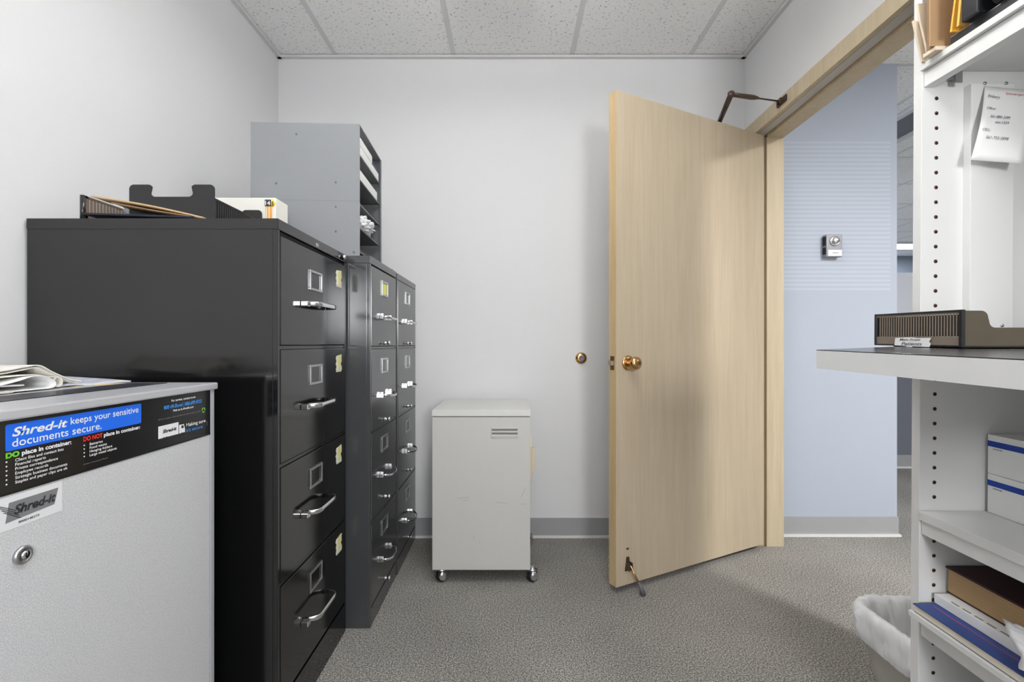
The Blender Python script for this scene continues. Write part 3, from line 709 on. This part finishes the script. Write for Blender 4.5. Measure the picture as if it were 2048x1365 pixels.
for (s_, z, y1) in (('Batteries', 0.8400, 0.767), ('Food waste', 0.8342, 0.7746), ('Hanging folders', 0.8284, 0.785), ('Large metal objects', 0.8226, 0.794)):
    T_(s_, 0.743, y1, z, 0.0058, 0.00005, 0, m)
    bl.lathe([(0.0011, 0), (0.0011, 0.0003), (0, 0.0004)], orient((X1, 0.7337, z+0.002), (1, 0, 0)), 12)
build('list_lettering', m, M_twhite, band); build('list_bullets', bl, M_twhite, band)
m = MB()
T_('For service, contact us at:', 0.922, 0.992, 0.8870, 0.0062, 0.0001, 0, m)
T_('Visit us at shredit.com', 0.926, 0.986, 0.8670, 0.0062, 0.0001, 0, m)
build('contact_lettering', m, M_twhite, band)
m = MB(); T_('Making sure', 0.9640, 1.0247, 0.8305, 0.0100, 0.0001, 0, m)
build('slogan_lettering', m, M_twhite, band)
m = MB()
T_('800 69-Shred | 800.697.4733', 0.902, 1.0115, 0.8745, 0.0098, 0.0003, 0, m)
build('phone_lettering', m, M_tlblue, band)
m = MB(); T_("it's secure.", 0.9640, 1.017, 0.8195, 0.0100, 0.0001, 0, m)
build('slogan_lettering', m, M_tlblue, band)
m = MB()
T_('Fill this container twice and save one tree through recycling', 0.888, 1.008, 0.8555, 0.0042, 0, 0, m)
T_('Container is the property of Shred-it.', 0.732, 0.777, 0.8115, 0.0030, 0, 0, m)
m.box(X0, X1, 1.030, 1.0306, 0.822, 0.832)
build('grey_lettering', m, M_tgrey, band)
m = MB()
for k in range(3):
    a0 = math.radians(90 + 120*k + 12); a1 = math.radians(90 + 120*(k+1) - 22)
    pts = [(1.0185 + 0.0058*math.cos(a0+(a1-a0)*j/5), 0.8575 + 0.0058*math.sin(a0+(a1-a0)*j/5)) for j in range(6)]
    pts += [(1.0185 + 0.0034*math.cos(a1-(a1-a0)*j/5), 0.8575 + 0.0034*math.sin(a1-(a1-a0)*j/5)) for j in range(6)]
    m.prism(pts, X0, X1, None, 'x')
build('recycling_mark', m, M_tgreen, band)
m = MB().box(X0, X1, 0.888, 0.942, 0.8205, 0.8440).prism([(0.944, 0.8205), (0.9605, 0.8205), (0.9605, 0.828), (0.957, 0.8375), (0.944, 0.8375)], X0, X1, None, 'x')
build('truck_print', m, M_twhite, band)
m = MB().prism([(0.950, 0.830), (0.957, 0.830), (0.9555, 0.8355), (0.950, 0.8355)], X1, X1+0.0002, None, 'x')
for yy in (0.902, 0.909, 0.952): m.lathe([(0.003, 0), (0.003, 0.0003), (0, 0.0004)], orient((X1, yy, 0.8185), (1, 0, 0)), 14)
m.box(X0, X1+0.0001, 0.890, 0.958, 0.8192, 0.8205)
T_('Shred-it', 0.899, 0.936, 0.8295, 0.0088, 0.0004, 0.2, m, X1+0.0003)
build('truck_details', m, M_tdark, band)
# asset label
lb = build('asset_label', MB().box(SX-0.002, SX-0.0016, 0.595, 0.698, 0.753, 0.797), mat('label_white', (226, 227, 228), 0.45), cs)
xx = SX-0.0014
m = MB().prism([(0.6195, 0.763), (0.686, 0.7665), (0.692, 0.789), (0.624, 0.789)], xx-0.0002, xx, None, 'x')
build('grey_banner', m, mat('print_midgrey', (128, 129, 132), 0.5), lb)
m = MB(); T_('Shred-it', 0.630, 0.688, 0.7715, 0.0170, 0.0006, 0.25, m, xx+0.0003)
for k in range(4):
    m.prism([(0.608+0.003*k, 0.790-0.004*k), (0.6095+0.003*k, 0.790-0.004*k), (0.634+0.002*k, 0.776-0.004*k), (0.632+0.002*k, 0.776-0.004*k)], xx, xx+0.0002, None, 'x')
T_('8000148273', 0.636, 0.664, 0.7575, 0.0042, 0.0001, 0, m, xx)
build('label_lettering', m, M_tdark, lb)

# papers on the console
def profile_sheet(name, prof, x0, x1, m, label, cat='newspaper', th=0.0015, layers=1, gap=0.004, skew=0.0):
    n = len(prof)-1
    mbx = MB()
    for L in range(layers):
        def fn(u, v, L=L):
            t = u*n; i = min(int(t), n-1); f = t-i
            # catmull-rom
            P = [Vector((prof[max(0, min(n, i+k))][0], prof[max(0, min(n, i+k))][1])) for k in (-1, 0, 1, 2)]
            q = 0.5*((2*P[1]) + (P[2]-P[0])*f + (2*P[0]-5*P[1]+4*P[2]-P[3])*f*f + (3*P[1]-P[0]-3*P[2]+P[3])*f**3)
            wv = 0.0012*math.sin(7*u+5*v+2*L)
            return (x0 + (x1-x0)*v - 0.002*L, q.x + skew*v - 0.003*L, q.y - gap*L + wv)
        mbx.sheet(fn, n*5, 6, th)
    zmin = min(p[1] for p in prof)
    o = build(name, mbx, m, None, 0, ((x0+x1)/2, prof[n//2][0], zmin - gap*(layers-1)))
    return tag(o, label, cat)
b0 = STZ + 0.004
def magfn(u, v):
    return (-0.893 + 0.048*u - 0.20*v, 0.93 + 0.115*u + 0.004*math.sin(6*v), STZ + 0.0045 + 0.014*v + 0.0015*math.sin(9*u))
o = build('magazine', MB().sheet(magfn, 16, 10, 0.003), mat('magazine_print', (196, 200, 212), 0.3, var=0.45, vscale=22, stretch=(3, 0.6, 1)), None, 0, (-0.96, 0.99, STZ+0.001))
tag(o, 'glossy magazine at the right end of the papers on the console', 'magazine')
def yelfn(u, v):
    return (-0.884 + 0.038*u - 0.02*v, 0.955 + 0.075*u, STZ + 0.0012)
o = build('yellow_leaflet', MB().sheet(yelfn, 8, 3, 0.0008), mat('yellow_leaf', (224, 196, 104), 0.5), None, 0, (-0.87, 0.99, STZ))
tag(o, 'yellow leaflet peeking out under the front edge of the magazine', 'leaflet')
profile_sheet('newspaper', [(0.62, b0+0.032), (0.74, b0+0.034), (0.814, b0+0.035), (0.856, b0+0.041), (0.883, b0+0.0435), (0.907, b0+0.031), (0.927, b0+0.021), (0.949, b0+0.011), (0.968, b0+0.0065)], -0.885, -1.14, M_news, 'thick newspaper arching down to the right, topmost on the console', 'newspaper', 0.002, 2, 0.0035)
c0, z0_ = 0.916, b0 + 0.0090
roll = [(0.62, b0+0.020), (0.75, b0+0.022), (0.83, b0+0.025), (0.87, b0+0.025), (0.895, b0+0.020)] + [(c0 + 0.0095*math.cos(math.radians(a)), z0_ + 0.0095*math.sin(math.radians(a))) for a in (80, 40, 0, -40, -80, -120, -165, -205, -240)]
profile_sheet('newspaper', roll, -0.882, -1.12, mat('newsprint_white', (230, 226, 216), 0.75, var=0.05, vscale=40), 'newspaper with a rolled-up right edge under the topmost newspaper', 'newspaper', 0.0018, 1)
pts = [(0.79, b0+0.010), (0.83, b0+0.017), (0.855, b0+0.023), (0.876, b0+0.022), (0.893, b0+0.014), (0.897, b0+0.007), (0.889, b0+0.0005), (0.86, b0-0.001), (0.82, b0-0.002)]
profile_sheet('curled_letter', pts, -0.868, -0.95, M_paper, 'white letter curled into an open roll at the front of the papers', 'letter', 0.0008)
profile_sheet('envelope', [(0.60, b0+0.013), (0.72, b0+0.013), (0.80, b0+0.012), (0.842, b0+0.009)], -0.872, -0.97, M_paper, 'white envelope sticking into the curled letter at the near left of the console', 'envelope', 0.002)
profile_sheet('envelope', [(0.60, b0+0.003), (0.72, b0+0.002), (0.80, b0+0.001), (0.815, b0+0.0005)], -0.862, -0.96, mat('grey_envelope', (200, 196, 192), 0.6), 'greyish envelope lowest of the papers at the near left of the console', 'envelope', 0.002)

# ---------------------------------------------------------------- putty pedestal cabinet
WX0_, WX1_, WY0, WY1 = -0.329, 0.081, 1.955, 2.385
wc = thing('mobile_pedestal', ((WX0_+WX1_)/2, 2.17, 0), 'small putty-white rolling cabinet on chrome casters against the back wall', 'rolling cabinet')
build('body', MB().box(WX0_+0.003, WX1_-0.003, WY0+0.016, WY1, 0.060, 0.698), M_putty, wc, 0.002)
dr = build('door', MB().box(WX0_+0.001, WX1_-0.001, WY0, WY0+0.015, 0.060, 0.697), M_putty, wc, 0.002)
build('lid', MB().box(WX0_, WX1_, WY0-0.003, WY1, 0.700, 0.725), M_puttytop, wc, 0.002)
px0, px1, pz0, pz1 = -0.083, 0.030, 0.611, 0.652
f = MB().box(px0, px1, WY0-0.003, WY0, pz0, pz0+0.004).box(px0, px1, WY0-0.003, WY0, pz1-0.004, pz1).box(px0, px0+0.003, WY0-0.003, WY0, pz0, pz1).box(px1-0.003, px1, WY0-0.003, WY0, pz0, pz1)
hh = build('recessed_pull', f, M_putty, dr, 0.0008)
build('pull_groove', MB().box(px0+0.003, px1-0.003, WY0-0.0006, WY0, pz0+0.004, pz1-0.004), mat('groove_grey', (128, 127, 122), 0.4), hh)
build('pull_lip', MB().box(px0+0.003, px1-0.003, WY0-0.0035, WY0, pz1-0.019, pz1-0.013).box(px0+0.003, px1-0.003, WY0-0.003, WY0, pz0+0.005, pz0+0.013), M_putty, hh, 0.0008)
sh = build('side_handle', MB().prism([(2.03, 0.404), (2.10, 0.41), (2.10, 0.585), (2.05, 0.60), (2.02, 0.56)], WX1_-0.003, WX1_+0.009, None, 'x'), M_beige, wc, 0.002)
build('grip', MB().box(WX1_+0.009, WX1_+0.022, 2.04, 2.075, 0.445, 0.548), M_beige, sh, 0.003)
def caster(x, y):
    r = 0.026
    c = build('caster', MB().lathe([(0.008, 0.0), (0.020, 0.0), (0.022, 0.006), (0.010, 0.010), (0.010, 0.014)], Matrix.Translation((x, y, 0.047)), 18), M_steel, wc, 0)
    build('wheel', MB().lathe([(r*0.8, -0.012), (r, -0.009), (r, 0.009), (r*0.8, 0.012)], orient((x, y, r), (0.75, -0.66, 0)), 24), M_rubber, c)
    m = MB(); nd = Vector((0.75, -0.66, 0))
    for s_ in (-1, 1):
        m.lathe([(0.0005, 0.016), (0.012, 0.0145), (0.020, 0.010), (0.0235, 0.003), (0.023, 0.0)], orient(Vector((x, y, r+0.002)) + nd*0.008*s_, nd*s_), 24)
    m.box(x-0.012, x+0.012, y-0.012, y+0.012, 0.034, 0.052)
    build('hood', m, M_chrome, c)
caster(-0.292, 1.985); caster(0.090, 1.985); caster(-0.292, 2.34); caster(0.085, 2.345)
# scuffs
m = MB()
for (x, z, l, a) in ((0.052, 0.385, 0.045, 65), (-0.20, 0.36, 0.05, 3), (-0.04, 0.34, 0.05, -3), (0.05, 0.335, 0.02, 0), (-0.155, 0.195, 0.014, 80), (-0.13, 0.175, 0.010, 60), (-0.19, 0.35, 0.02, 5)):
    m.box(-l/2, l/2, WY0-0.0004, WY0-0.0001, -0.0006, 0.0006, Matrix.Translation((x, 0, z)) @ Matrix.Rotation(-math.radians(a), 4, 'Y'))
build('scuff_marks', m, mat('scuff', (150, 148, 142), 0.6), dr)

# ---------------------------------------------------------------- shelving unit, its counter and everything on it
# this fixed group leans very slightly with the old floor
SHR = Matrix.Identity(4); SHR[2][1] = math.tan(math.radians(0.66))
TILT = Matrix.Translation((0, 0, 1.0)) @ Matrix.Rotation(math.radians(0.38), 4, 'X') @ SHR @ Matrix.Translation((0, 0, -1.0))
tilted = []
SHX, PY = 0.882, 1.013
su = thing('shelving_unit', (1.03, 0.6, -0.015), 'tall white melamine shelving unit with pin-hole side panel beside the doorway', 'shelving unit'); tilted.append(su)
build('side_panel', MB().box(SHX, 1.192, PY, PY+0.0205, -0.012, 2.20), M_mel, su, 0.001)
build('side_panel', MB().box(SHX, 1.192, -0.05, -0.03, -0.003, 2.20), M_mel, su, 0.001)
build('back_panel', MB().box(1.186, 1.192, -0.03, PY, 0.02, 2.20), M_mel, su)
build('batten', MB().box(0.972, 1.063, 0.996, PY, 0.977, 1.533), M_mel, su, 0.001)
for zc in [1.510-0.0318*k for k in range(40)]:
    if 0.935 < zc < 0.985 or 0.568 < zc < 0.625 or 0.35 < zc < 0.412: continue
    ph = build('pin_hole', MB().lathe([(0.0042, 0), (0.0042, 0.0003), (0, 0.0004)], orient((0.914, PY, zc), (0, -1, 0)), 12), M_hole, su)
    build('pin_hole_bore', MB().lathe([(0.0029, 0), (0.0029, 0.0006), (0, 0.0006)], orient((0.9146, PY, zc-0.0005), (0, -1, 0)), 10), mat('pin_hole_dark', (40, 26, 20), 0.9), ph)
def shelf(z0, z1, x0, rz0, rz1, label_=None):
    s_ = build('shelf', MB().box(x0, 1.186, -0.03, PY-0.001, z0, z1), M_mel, su, 0.001)
    build('front_rail', MB().box(SHX+0.004, SHX+0.024, -0.03, PY-0.001, rz0, rz1), M_mel, s_, 0.001)
shelf(1.5675, 1.5805, 0.8770, 1.533, 1.5665)
shelf(0.603, 0.622, 0.8805, 0.572, 0.6025)
shelf(0.396, 0.408, 0.8590, 0.352, 0.3955)
shelf(0.060, 0.080, 0.8810, 0.0, 0.059)
build('bracket', MB().box(0.935, 0.950, 0.995, PY, 1.5455, 1.5655).box(0.935, 0.950, 0.992, 0.996, 1.533, 1.5655), M_steel, su, 0.0006)
for (x, z) in ((1.000, 1.545), (1.045, 1.545), (1.040, 1.022)): build('screw', MB().lathe([(0.0036, 0), (0.0036, 0.0014), (0.0012, 0.002), (0, 0.001)], orient((x, 0.996, z - (0.012 if z > 1.5 else 0)), (0, -1, 0)), 12), M_steel, su)
# counter
CT = 0.9752
ct = thing('counter', (0.86, 0.5, 0.94), 'white-edged counter with black top and angled corner on the shelving unit', 'counter'); tilted.append(ct)
outl = [(0.543, -0.03), (0.543, 0.836), (0.878, 1.075), (0.878, PY-0.002), (1.184, PY-0.002), (1.184, -0.03)]
build('edge', MB().prism(outl, CT-0.033, CT-0.0014, None, 'z'), M_mel, ct)
build('top', MB().prism([(x+(0.0005 if x < 0.6 else 0), y) for x, y in outl], CT-0.0014, CT, None, 'z'), M_deskblk, ct)
# letter tray on the counter
tz0 = CT + 0.0005
TA = Matrix.Translation((0.861, 0.897, tz0)) @ Matrix.Rotation(math.radians(2.0), 4, 'Z')
tr = thing('letter_tray', (0.861, 0.897, tz0), 'smoky brown slotted letter tray with handwritten tag on the counter', 'letter tray'); tilted.append(tr)
TWd, TDp, THh = 0.205, 0.30, 0.0745
m = MB()
# slotted front (plane x=0, from y=0 to TWd)
m.box(0, 0.003, 0.006, TWd-0.006, 0.004, 0.022, TA).box(0, 0.003, 0.006, TWd-0.006, THh-0.008, THh-0.002, TA)
yy = 0.010
while yy < TWd-0.014:
    m.box(0.0, 0.0012, yy, yy+0.0027, 0.022, THh-0.008, TA); yy += 0.0062
build('slotted_front', m, mat('taupe_plastic', (122, 110, 98), 0.35), tr)
build('slot_backing', MB().box(0.0016, 0.003, 0.008, TWd-0.008, 0.023, THh-0.009, TA), M_smokedk, tr)
m = MB().box(-0.002, 0.006, -0.001, 0.006, 0.002, THh, TA).box(-0.002, 0.006, TWd-0.006, TWd+0.001, 0.002, THh, TA).box(-0.002, 0.006, 0, TWd, THh-0.004, THh, TA).box(-0.002, 0.006, 0, TWd, 0.002, 0.006, TA)
build('rim', m, M_smokedk, tr, 0.0015)
def arc(cx, cz, a0, a1, rr, n=6): return [(cx + rr*math.cos(math.radians(a0+(a1-a0)*k/n)), cz + rr*math.sin(math.radians(a0+(a1-a0)*k/n))) for k in range(n+1)]
side = [(0.006, 0.004), (0.30, 0.004), (0.30, 0.040)] + arc(0.068, 0.052, -90, -180, 0.012)[0:] + arc(0.040, THh-0.016, 0, 90, 0.014) + [(0.006, THh-0.002)]
for y in (0.002, TWd-0.004):
    build('side', MB().prism(side, y, y+0.0025, TA, 'y'), M_smoke, tr, 0.0005)
build('base', MB().box(0.0, 0.30, 0.0, TWd, 0.002, 0.005, TA), M_smokedk, tr)
for x, y in ((0.02, 0.02), (0.28, 0.02), (0.02, TWd-0.045), (0.28, TWd-0.06)): build('foot', MB().box(x-0.008, x+0.008, y-0.008, y+0.008, 0.0, 0.002, TA), M_rubber, tr)
lbpts = [(0.056, 0.003), (0.140, 0.001), (0.143, 0.008), (0.139, 0.012), (0.144, 0.020), (0.110, 0.0195), (0.1, 0.021), (0.058, 0.0195)]
# the tag sticks on the front lower band; seen from the room its left end is the far end
tg = build('paper_tag', MB().prism([(TWd-a, z) for a, z in lbpts], -0.0028, -0.0022, TA, 'x'), mat('torn_label', (226, 226, 226), 0.7), tr)
def tray_txt(mb_, s_, a, z, size, wd):
    Mx = TA @ Matrix(((0, 0, -1, -0.0032), (-1, 0, 0, TWd-a), (0, 1, 0, z), (0, 0, 0, 1)))
    text_mesh(mb_, s_, Mx, size, wd, 0.0001, 0.3)
m = MB(); tray_txt(m, 'Patients', 0.074, 0.0040, 0.0095, 0.050); tray_txt(m, 'Main From', 0.070, 0.0135, 0.0075, 0.05); build('handwriting', m, M_ink, tg)

# note pinned to the batten
npts = []
nt_ = MB()
def notefn(u, v):   # u across, v down
    tl = Vector((0.9985, 0.9945, 1.527)); trr = Vector((1.094, 0.990, 1.515)); bl = Vector((0.951, 0.975, 1.364)); brr = Vector((1.040, 0.958, 1.350))
    p = tl.lerp(trr, u).lerp(bl.lerp(brr, u), v); p.y -= 0.006*math.sin(PI*v)*(1-u*0.5); return p
nt_.sheet(notefn, 8, 12, 0.0003)
note = tag(build('note', nt_, M_paper, None, 0, (1.02, 0.994, 1.53)), 'white handwritten phone note pinned to the batten under the top shelf', 'note'); tilted.append(note)
def note_txt(mb_, s_, u, v, size, wd, rot=6):
    p = notefn(u, v) + Vector((0, -0.0010, 0))
    du = (notefn(min(u+0.3, 1), v) - notefn(u, v)).normalized(); dw = (notefn(u, v-0.05) - notefn(u, min(v+0.05, 1))).normalized()
    n = du.cross(dw).normalized()
    Mx = Matrix(((du.x, dw.x, n.x, p.x), (du.y, dw.y, n.y, p.y), (du.z, dw.z, n.z, p.z), (0, 0, 0, 1))) @ Matrix.Rotation(math.radians(rot-6), 4, 'Z')
    text_mesh(mb_, s_, Mx, size, wd, 0.0, 0.15)
m = MB()
note_txt(m, 'Embery', 0.08, 0.16, 0.011, 0.024, 2); note_txt(m, 'Office:', 0.08, 0.33, 0.0085, 0.018)
note_txt(m, '561-880-2499', 0.18, 0.44, 0.0095, 0.038); note_txt(m, 'ext-1559', 0.30, 0.51, 0.009, 0.026)
note_txt(m, 'CELL:', 0.07, 0.62, 0.0085, 0.015); note_txt(m, '561-755-5898', 0.17, 0.72, 0.0095, 0.042)
build('handwriting', m, M_ink, note)
m = MB(); note_txt(m, 'Emmergence', 0.45, 0.10, 0.009, 0.045, 8); build('red_handwriting', m, M_redink, note)

# boxes on the middle shelf
def stripe_box(z0, lab):
    t = thing('storage_carton', (1.08, 0.85, z0), lab, 'box', 'white cartons on the middle shelf'); tilted.append(t)
    build('box', MB().box(1.022, 1.18, 0.70, 1.006, z0, z0+0.083), M_paper, t, 0.001)
    build('blue_band', MB().box(1.0215, 1.022, 0.70, 1.006, z0+0.058, z0+0.070), M_stripe, t)
    m = MB()
    Mx = Matrix(((0, 0, -1, 1.0212), (-1, 0, 0, 0.994), (0, 1, 0, z0+0.0525), (0, 0, 0, 1)))
    text_mesh(m, 'BUSINESS FORM', Mx, 0.0035, 0.018, 0.0001, 0)
    build('print', m, M_ink, t)
stripe_box(0.6225, 'white carton with blue band on the middle shelf, lower of the pair')
stripe_box(0.7062, 'white carton with blue band, stacked on top of the other')
o = tag(build('marker_cap', MB().box(1.045, 1.062, 0.935, 0.955, 0.7896, 0.794), M_rubber, None, 0.001, (1.05, 0.945, 0.7896)), 'small black clip lying on the upper white carton', 'clip'); tilted.append(o)
# books on the lowest visible shelf
def book(name, x0, y1, z0, z1, coverm, pagem, lab, cov=0.002, y0=0.70, x1=1.12):
    t = thing(name, ((x0+x1)/2, (y0+y1)/2, z0), lab, 'book'); tilted.append(t)
    build('pages', MB().box(x0+0.003, x1-0.003, y0+0.003, y1-0.003, z0+cov, z1-cov), pagem, t)
    build('cover', MB().box(x0+0.004, x1, y0, y1, z0, z0+cov).box(x0, x1, y0, y1, z1-cov, z1).box(x1-0.002, x1, y0, y1, z0+cov, z1-cov), coverm, t, 0.0006)
    return t
bb_ = book('hardcover_book', 0.861, 1.004, 0.4085, 0.427, M_bluebook, M_pages, 'blue hardcover book with thin red line, bottom of the stack')
build('red_line', MB().prism([(0.893, 0.990), (0.8945, 0.990), (0.8925, 0.705), (0.891, 0.705)], 0.4270, 0.4273, None, 'z'), mat('red_foil', (190, 60, 84), 0.5), bb_)
t = thing('ream_of_paper', (1.0, 0.85, 0.4275), 'white paperback block between the blue and the maroon book', 'book'); tilted.append(t)
build('pages', MB().box(0.908, 1.13, 0.72, 1.005, 0.4275, 0.447), M_paper, t, 0.001)
m = MB()
for k in range(5):
    m.box(0.912+0.0005*k, 0.916+0.0005*k, 0.955-0.024*k, 0.972-0.024*k, 0.447, 0.4472)
build('print', m, M_tgrey, t)
book('thick_book', 0.935, 1.008, 0.4475, 0.505, M_maroon, M_gilt, 'thick maroon leather book with aged page edges, top of the stack', 0.004)
def bagfn(u, v):
    P = [(0.930, 0.4635), (0.909, 0.4645), (0.898, 0.452), (0.880, 0.441), (0.858, 0.434)]
    t = v*4; k = min(int(t), 3); f = t-k
    x = P[k][0] + (P[k+1][0]-P[k][0])*f; z = P[k][1] + (P[k+1][1]-P[k][1])*f
    n = noise.noise(Vector((u*6, v*3, 2.3))); n2 = abs(noise.noise(Vector((u*17, v*7, 4.1))))
    return (x - 0.004*n2, 0.885 - 0.10*v - 0.36*u + 0.012*n, z + 0.010*(n2 + 0.5*abs(n)) + 0.030*u)
o = tag(build('plastic_bag', MB().sheet(bagfn, 40, 30, 0.0006), M_bag, None, 0, (0.90, 0.7, 0.434)), 'white plastic bag draped over the front of the book stack', 'plastic bag'); tilted.append(o)
o = tag(build('teal_binder', MB().box(0.93, 0.945, 0.62, 0.90, 0.081, 0.345), M_teal, None, 0.001, (0.94, 0.76, 0.081)), 'teal binder standing in the lowest compartment', 'binder'); tilted.append(o)

# things on the top shelf
UZ = 1.581
def panel_thing(name, pts, y0, y1, m, lab, cat, lean=0.0, bevel=0.0005):
    mb_ = MB().prism(pts, y0, y1, None, 'y')
    if lean: 
        for v in mb_.bm.verts: v.co.y += (v.co.z - UZ) * lean
    cx_ = sum(p[0] for p in pts)/len(pts)
    o_ = tag(build(name, mb_, m, None, bevel, (cx_, (y0+y1)/2, UZ)), lab, cat); tilted.append(o_); return o_
panel_thing('file_folder', [(0.871, UZ), (1.10, UZ), (1.10, 1.665), (0.872, 1.664), (0.851, 1.668), (0.860, 1.63)], 0.9985, 1.0035, M_cream, 'cream file folder overhanging the top shelf beside the side panel', 'folder')
panel_thing('file_folder', [(0.878, UZ+0.001), (1.10, UZ+0.001), (1.10, 1.70), (0.853, 1.698), (0.860, 1.66), (0.870, 1.62)], 0.991, 0.996, M_cream, 'taller beige folder between the cream folder and the brown accordion file', 'folder')
ac = thing('accordion_file', (0.97, 0.975, UZ), 'brown accordion file standing at the far end of the top shelf', 'file folder'); tilted.append(ac)
build('front_cover', MB().box(0.853, 1.14, 0.961, 0.964, UZ+0.009, 1.84), M_kraft, ac, 0.001)
build('bottom_flap', MB().box(0.862, 1.12, 0.958, 0.988, UZ, UZ+0.008), M_cream, ac, 0.001)
build('back_cover', MB().box(0.870, 1.14, 0.985, 0.988, UZ+0.009, 1.84), M_kraft, ac, 0.001)
z_ = [(0.855 + 0.012*k/8 + (0.005 if k % 2 else 0), 0.964 + 0.021*k/8) for k in range(9)]
build('gusset', MB().prism(z_ + [(0.884, 0.985), (0.884, 0.964)], UZ+0.009, 1.83, None, 'z'), M_kraft, ac)
build('papers', MB().box(0.885, 1.13, 0.966, 0.983, UZ+0.0095, 1.80), M_paper, ac)
panel_thing('yellow_envelope', [(0.866, UZ+0.0175), (1.08, UZ+0.0175), (1.08, 1.83), (0.892, 1.83), (0.875, 1.67)], 0.928, 0.932, M_gold, 'deep yellow envelope leaning behind the lighter envelope on the top shelf', 'envelope')
panel_thing('yellow_envelope', [(0.867, UZ+0.020), (1.08, UZ+0.020), (1.08, 1.83), (0.884, 1.83), (0.873, 1.67)], 0.914, 0.919, M_gold2, 'lighter orange envelope in front on the top shelf', 'envelope')
panel_thing('black_binder', [(0.862, UZ+0.0175), (1.12, UZ+0.0175), (1.12, 1.87), (0.862, 1.87)], 0.872, 0.904, mat('black_vinyl', (26, 27, 30), 0.35), 'black binder standing on the tray of the top shelf', 'binder', 0, 0.003)
panel_thing('black_organizer', rounded(0.866, 1.16, UZ+0.0175, 1.80, 0.012), 0.60, 0.852, mat('black_gloss', (30, 31, 34), 0.3), 'black rounded organizer nearest the camera on the top shelf', 'organizer', 0, 0.002)
tt = thing('desk_tray', (1.0, 0.7, UZ), 'flat black tray with silver rim under the envelopes on the top shelf', 'tray'); tilted.append(tt)
build('base', MB().box(0.885, 1.17, 0.45, 0.945, UZ, UZ+0.0165), M_blkplast, tt)
build('front_wall', MB().box(0.880, 0.885, 0.45, 0.945, UZ, UZ+0.0155), M_blkplast, tt)
build('rim', MB().box(0.880, 0.885, 0.45, 0.945, UZ+0.0155, UZ+0.017), M_steel, tt)

def lean(o, org):
    org = org + Vector(o.location)
    if o.type == 'MESH':
        for v in o.data.vertices: v.co = TILT @ (v.co + org) - org
    for ch in [x for x in bpy.data.objects if x.parent == o]: lean(ch, org)
for o in tilted: lean(o, Vector((0, 0, 0)))

# ---------------------------------------------------------------- waste bin with liner behind the unit
wb = thing('waste_bin', (1.05, 1.165, 0), 'plastic waste bin with white liner beside the shelving unit', 'waste bin')
def ring(x0, x1, y0, y1, r, n=6): return rounded(x0, x1, y0, y1, r, n)
def loft(rings, mb_, close_top=False, close_bot=True):
    V = [[mb_.bm.verts.new((x, y, z)) for x, y, z in R] for R in rings]
    for i in range(len(V)-1):
        n = len(V[i])
        for k in range(n):
            f = mb_.bm.faces.new([V[i][k], V[i][(k+1) % n], V[i+1][(k+1) % n], V[i+1][k]]); f.smooth = True
    if close_bot: mb_.bm.faces.new(V[0][::-1])
    if close_top: mb_.bm.faces.new(V[-1])
    return mb_
def rr(ins, z): return [(x, y, z) for x, y in ring(0.925+ins, 1.185-ins, 1.062+ins, 1.290-ins, 0.055)]
build('bin_body', loft([rr(0.045, 0.0), rr(0.02, 0.16), rr(0.004, 0.285), rr(0.0, 0.30), rr(0.004, 0.30), rr(0.008, 0.285), rr(0.05, 0.006)], MB()), M_bin, wb)
rings = []
def wr(ins, z, amp, seed):
    out = []
    R = rounded(0.925+ins, 1.185-ins, 1.062+ins, 1.290-ins, 0.055, 40)
    # straight sides get in-between points as well
    P = []
    for i, (x, y) in enumerate(R):
        x2, y2 = R[(i+1) % len(R)]; n = max(1, int(math.hypot(x2-x, y2-y)/0.004))
        if n > 1: n = 30
        for k in range(n): P.append((x+(x2-x)*k/n, y+(y2-y)*k/n))
    for x, y in P:
        d = Vector((x-1.055, y-1.176)).normalized()
        n1 = noise.noise(Vector((x*22, y*22, seed*0.7))); n2 = abs(noise.noise(Vector((x*60, y*60, seed*1.3+5))))*1.6-0.4; n3 = noise.noise(Vector((x*140, y*140, seed*2.0)))
        e = amp*(n1+0.9*n2+0.35*n3)
        out.append((x + d.x*e, y + d.y*e, z + amp*0.8*n2 + amp*0.9*n1))
    return out
rings = [wr(-0.002, 0.222, 0.007, 0.6), wr(-0.007, 0.238, 0.006, 1), wr(-0.008, 0.252, 0.008, 1.3), wr(-0.007, 0.266, 0.006, 1.6), wr(-0.009, 0.28, 0.007, 1.9), wr(-0.008, 0.295, 0.006, 2.2), wr(-0.004, 0.309, 0.005, 2.4), wr(0.008, 0.312, 0.005, 2.6), wr(0.015, 0.297, 0.007, 2.9), wr(0.020, 0.275, 0.010, 3.2), wr(0.024, 0.245, 0.012, 3.5), wr(0.030, 0.20, 0.013, 3.9), wr(0.036, 0.15, 0.012, 4.3), wr(0.044, 0.09, 0.010, 4.7), wr(0.06, 0.03, 0.006, 5)]
lin_ = build('liner', loft(rings[::-1], MB()), M_bag, wb)
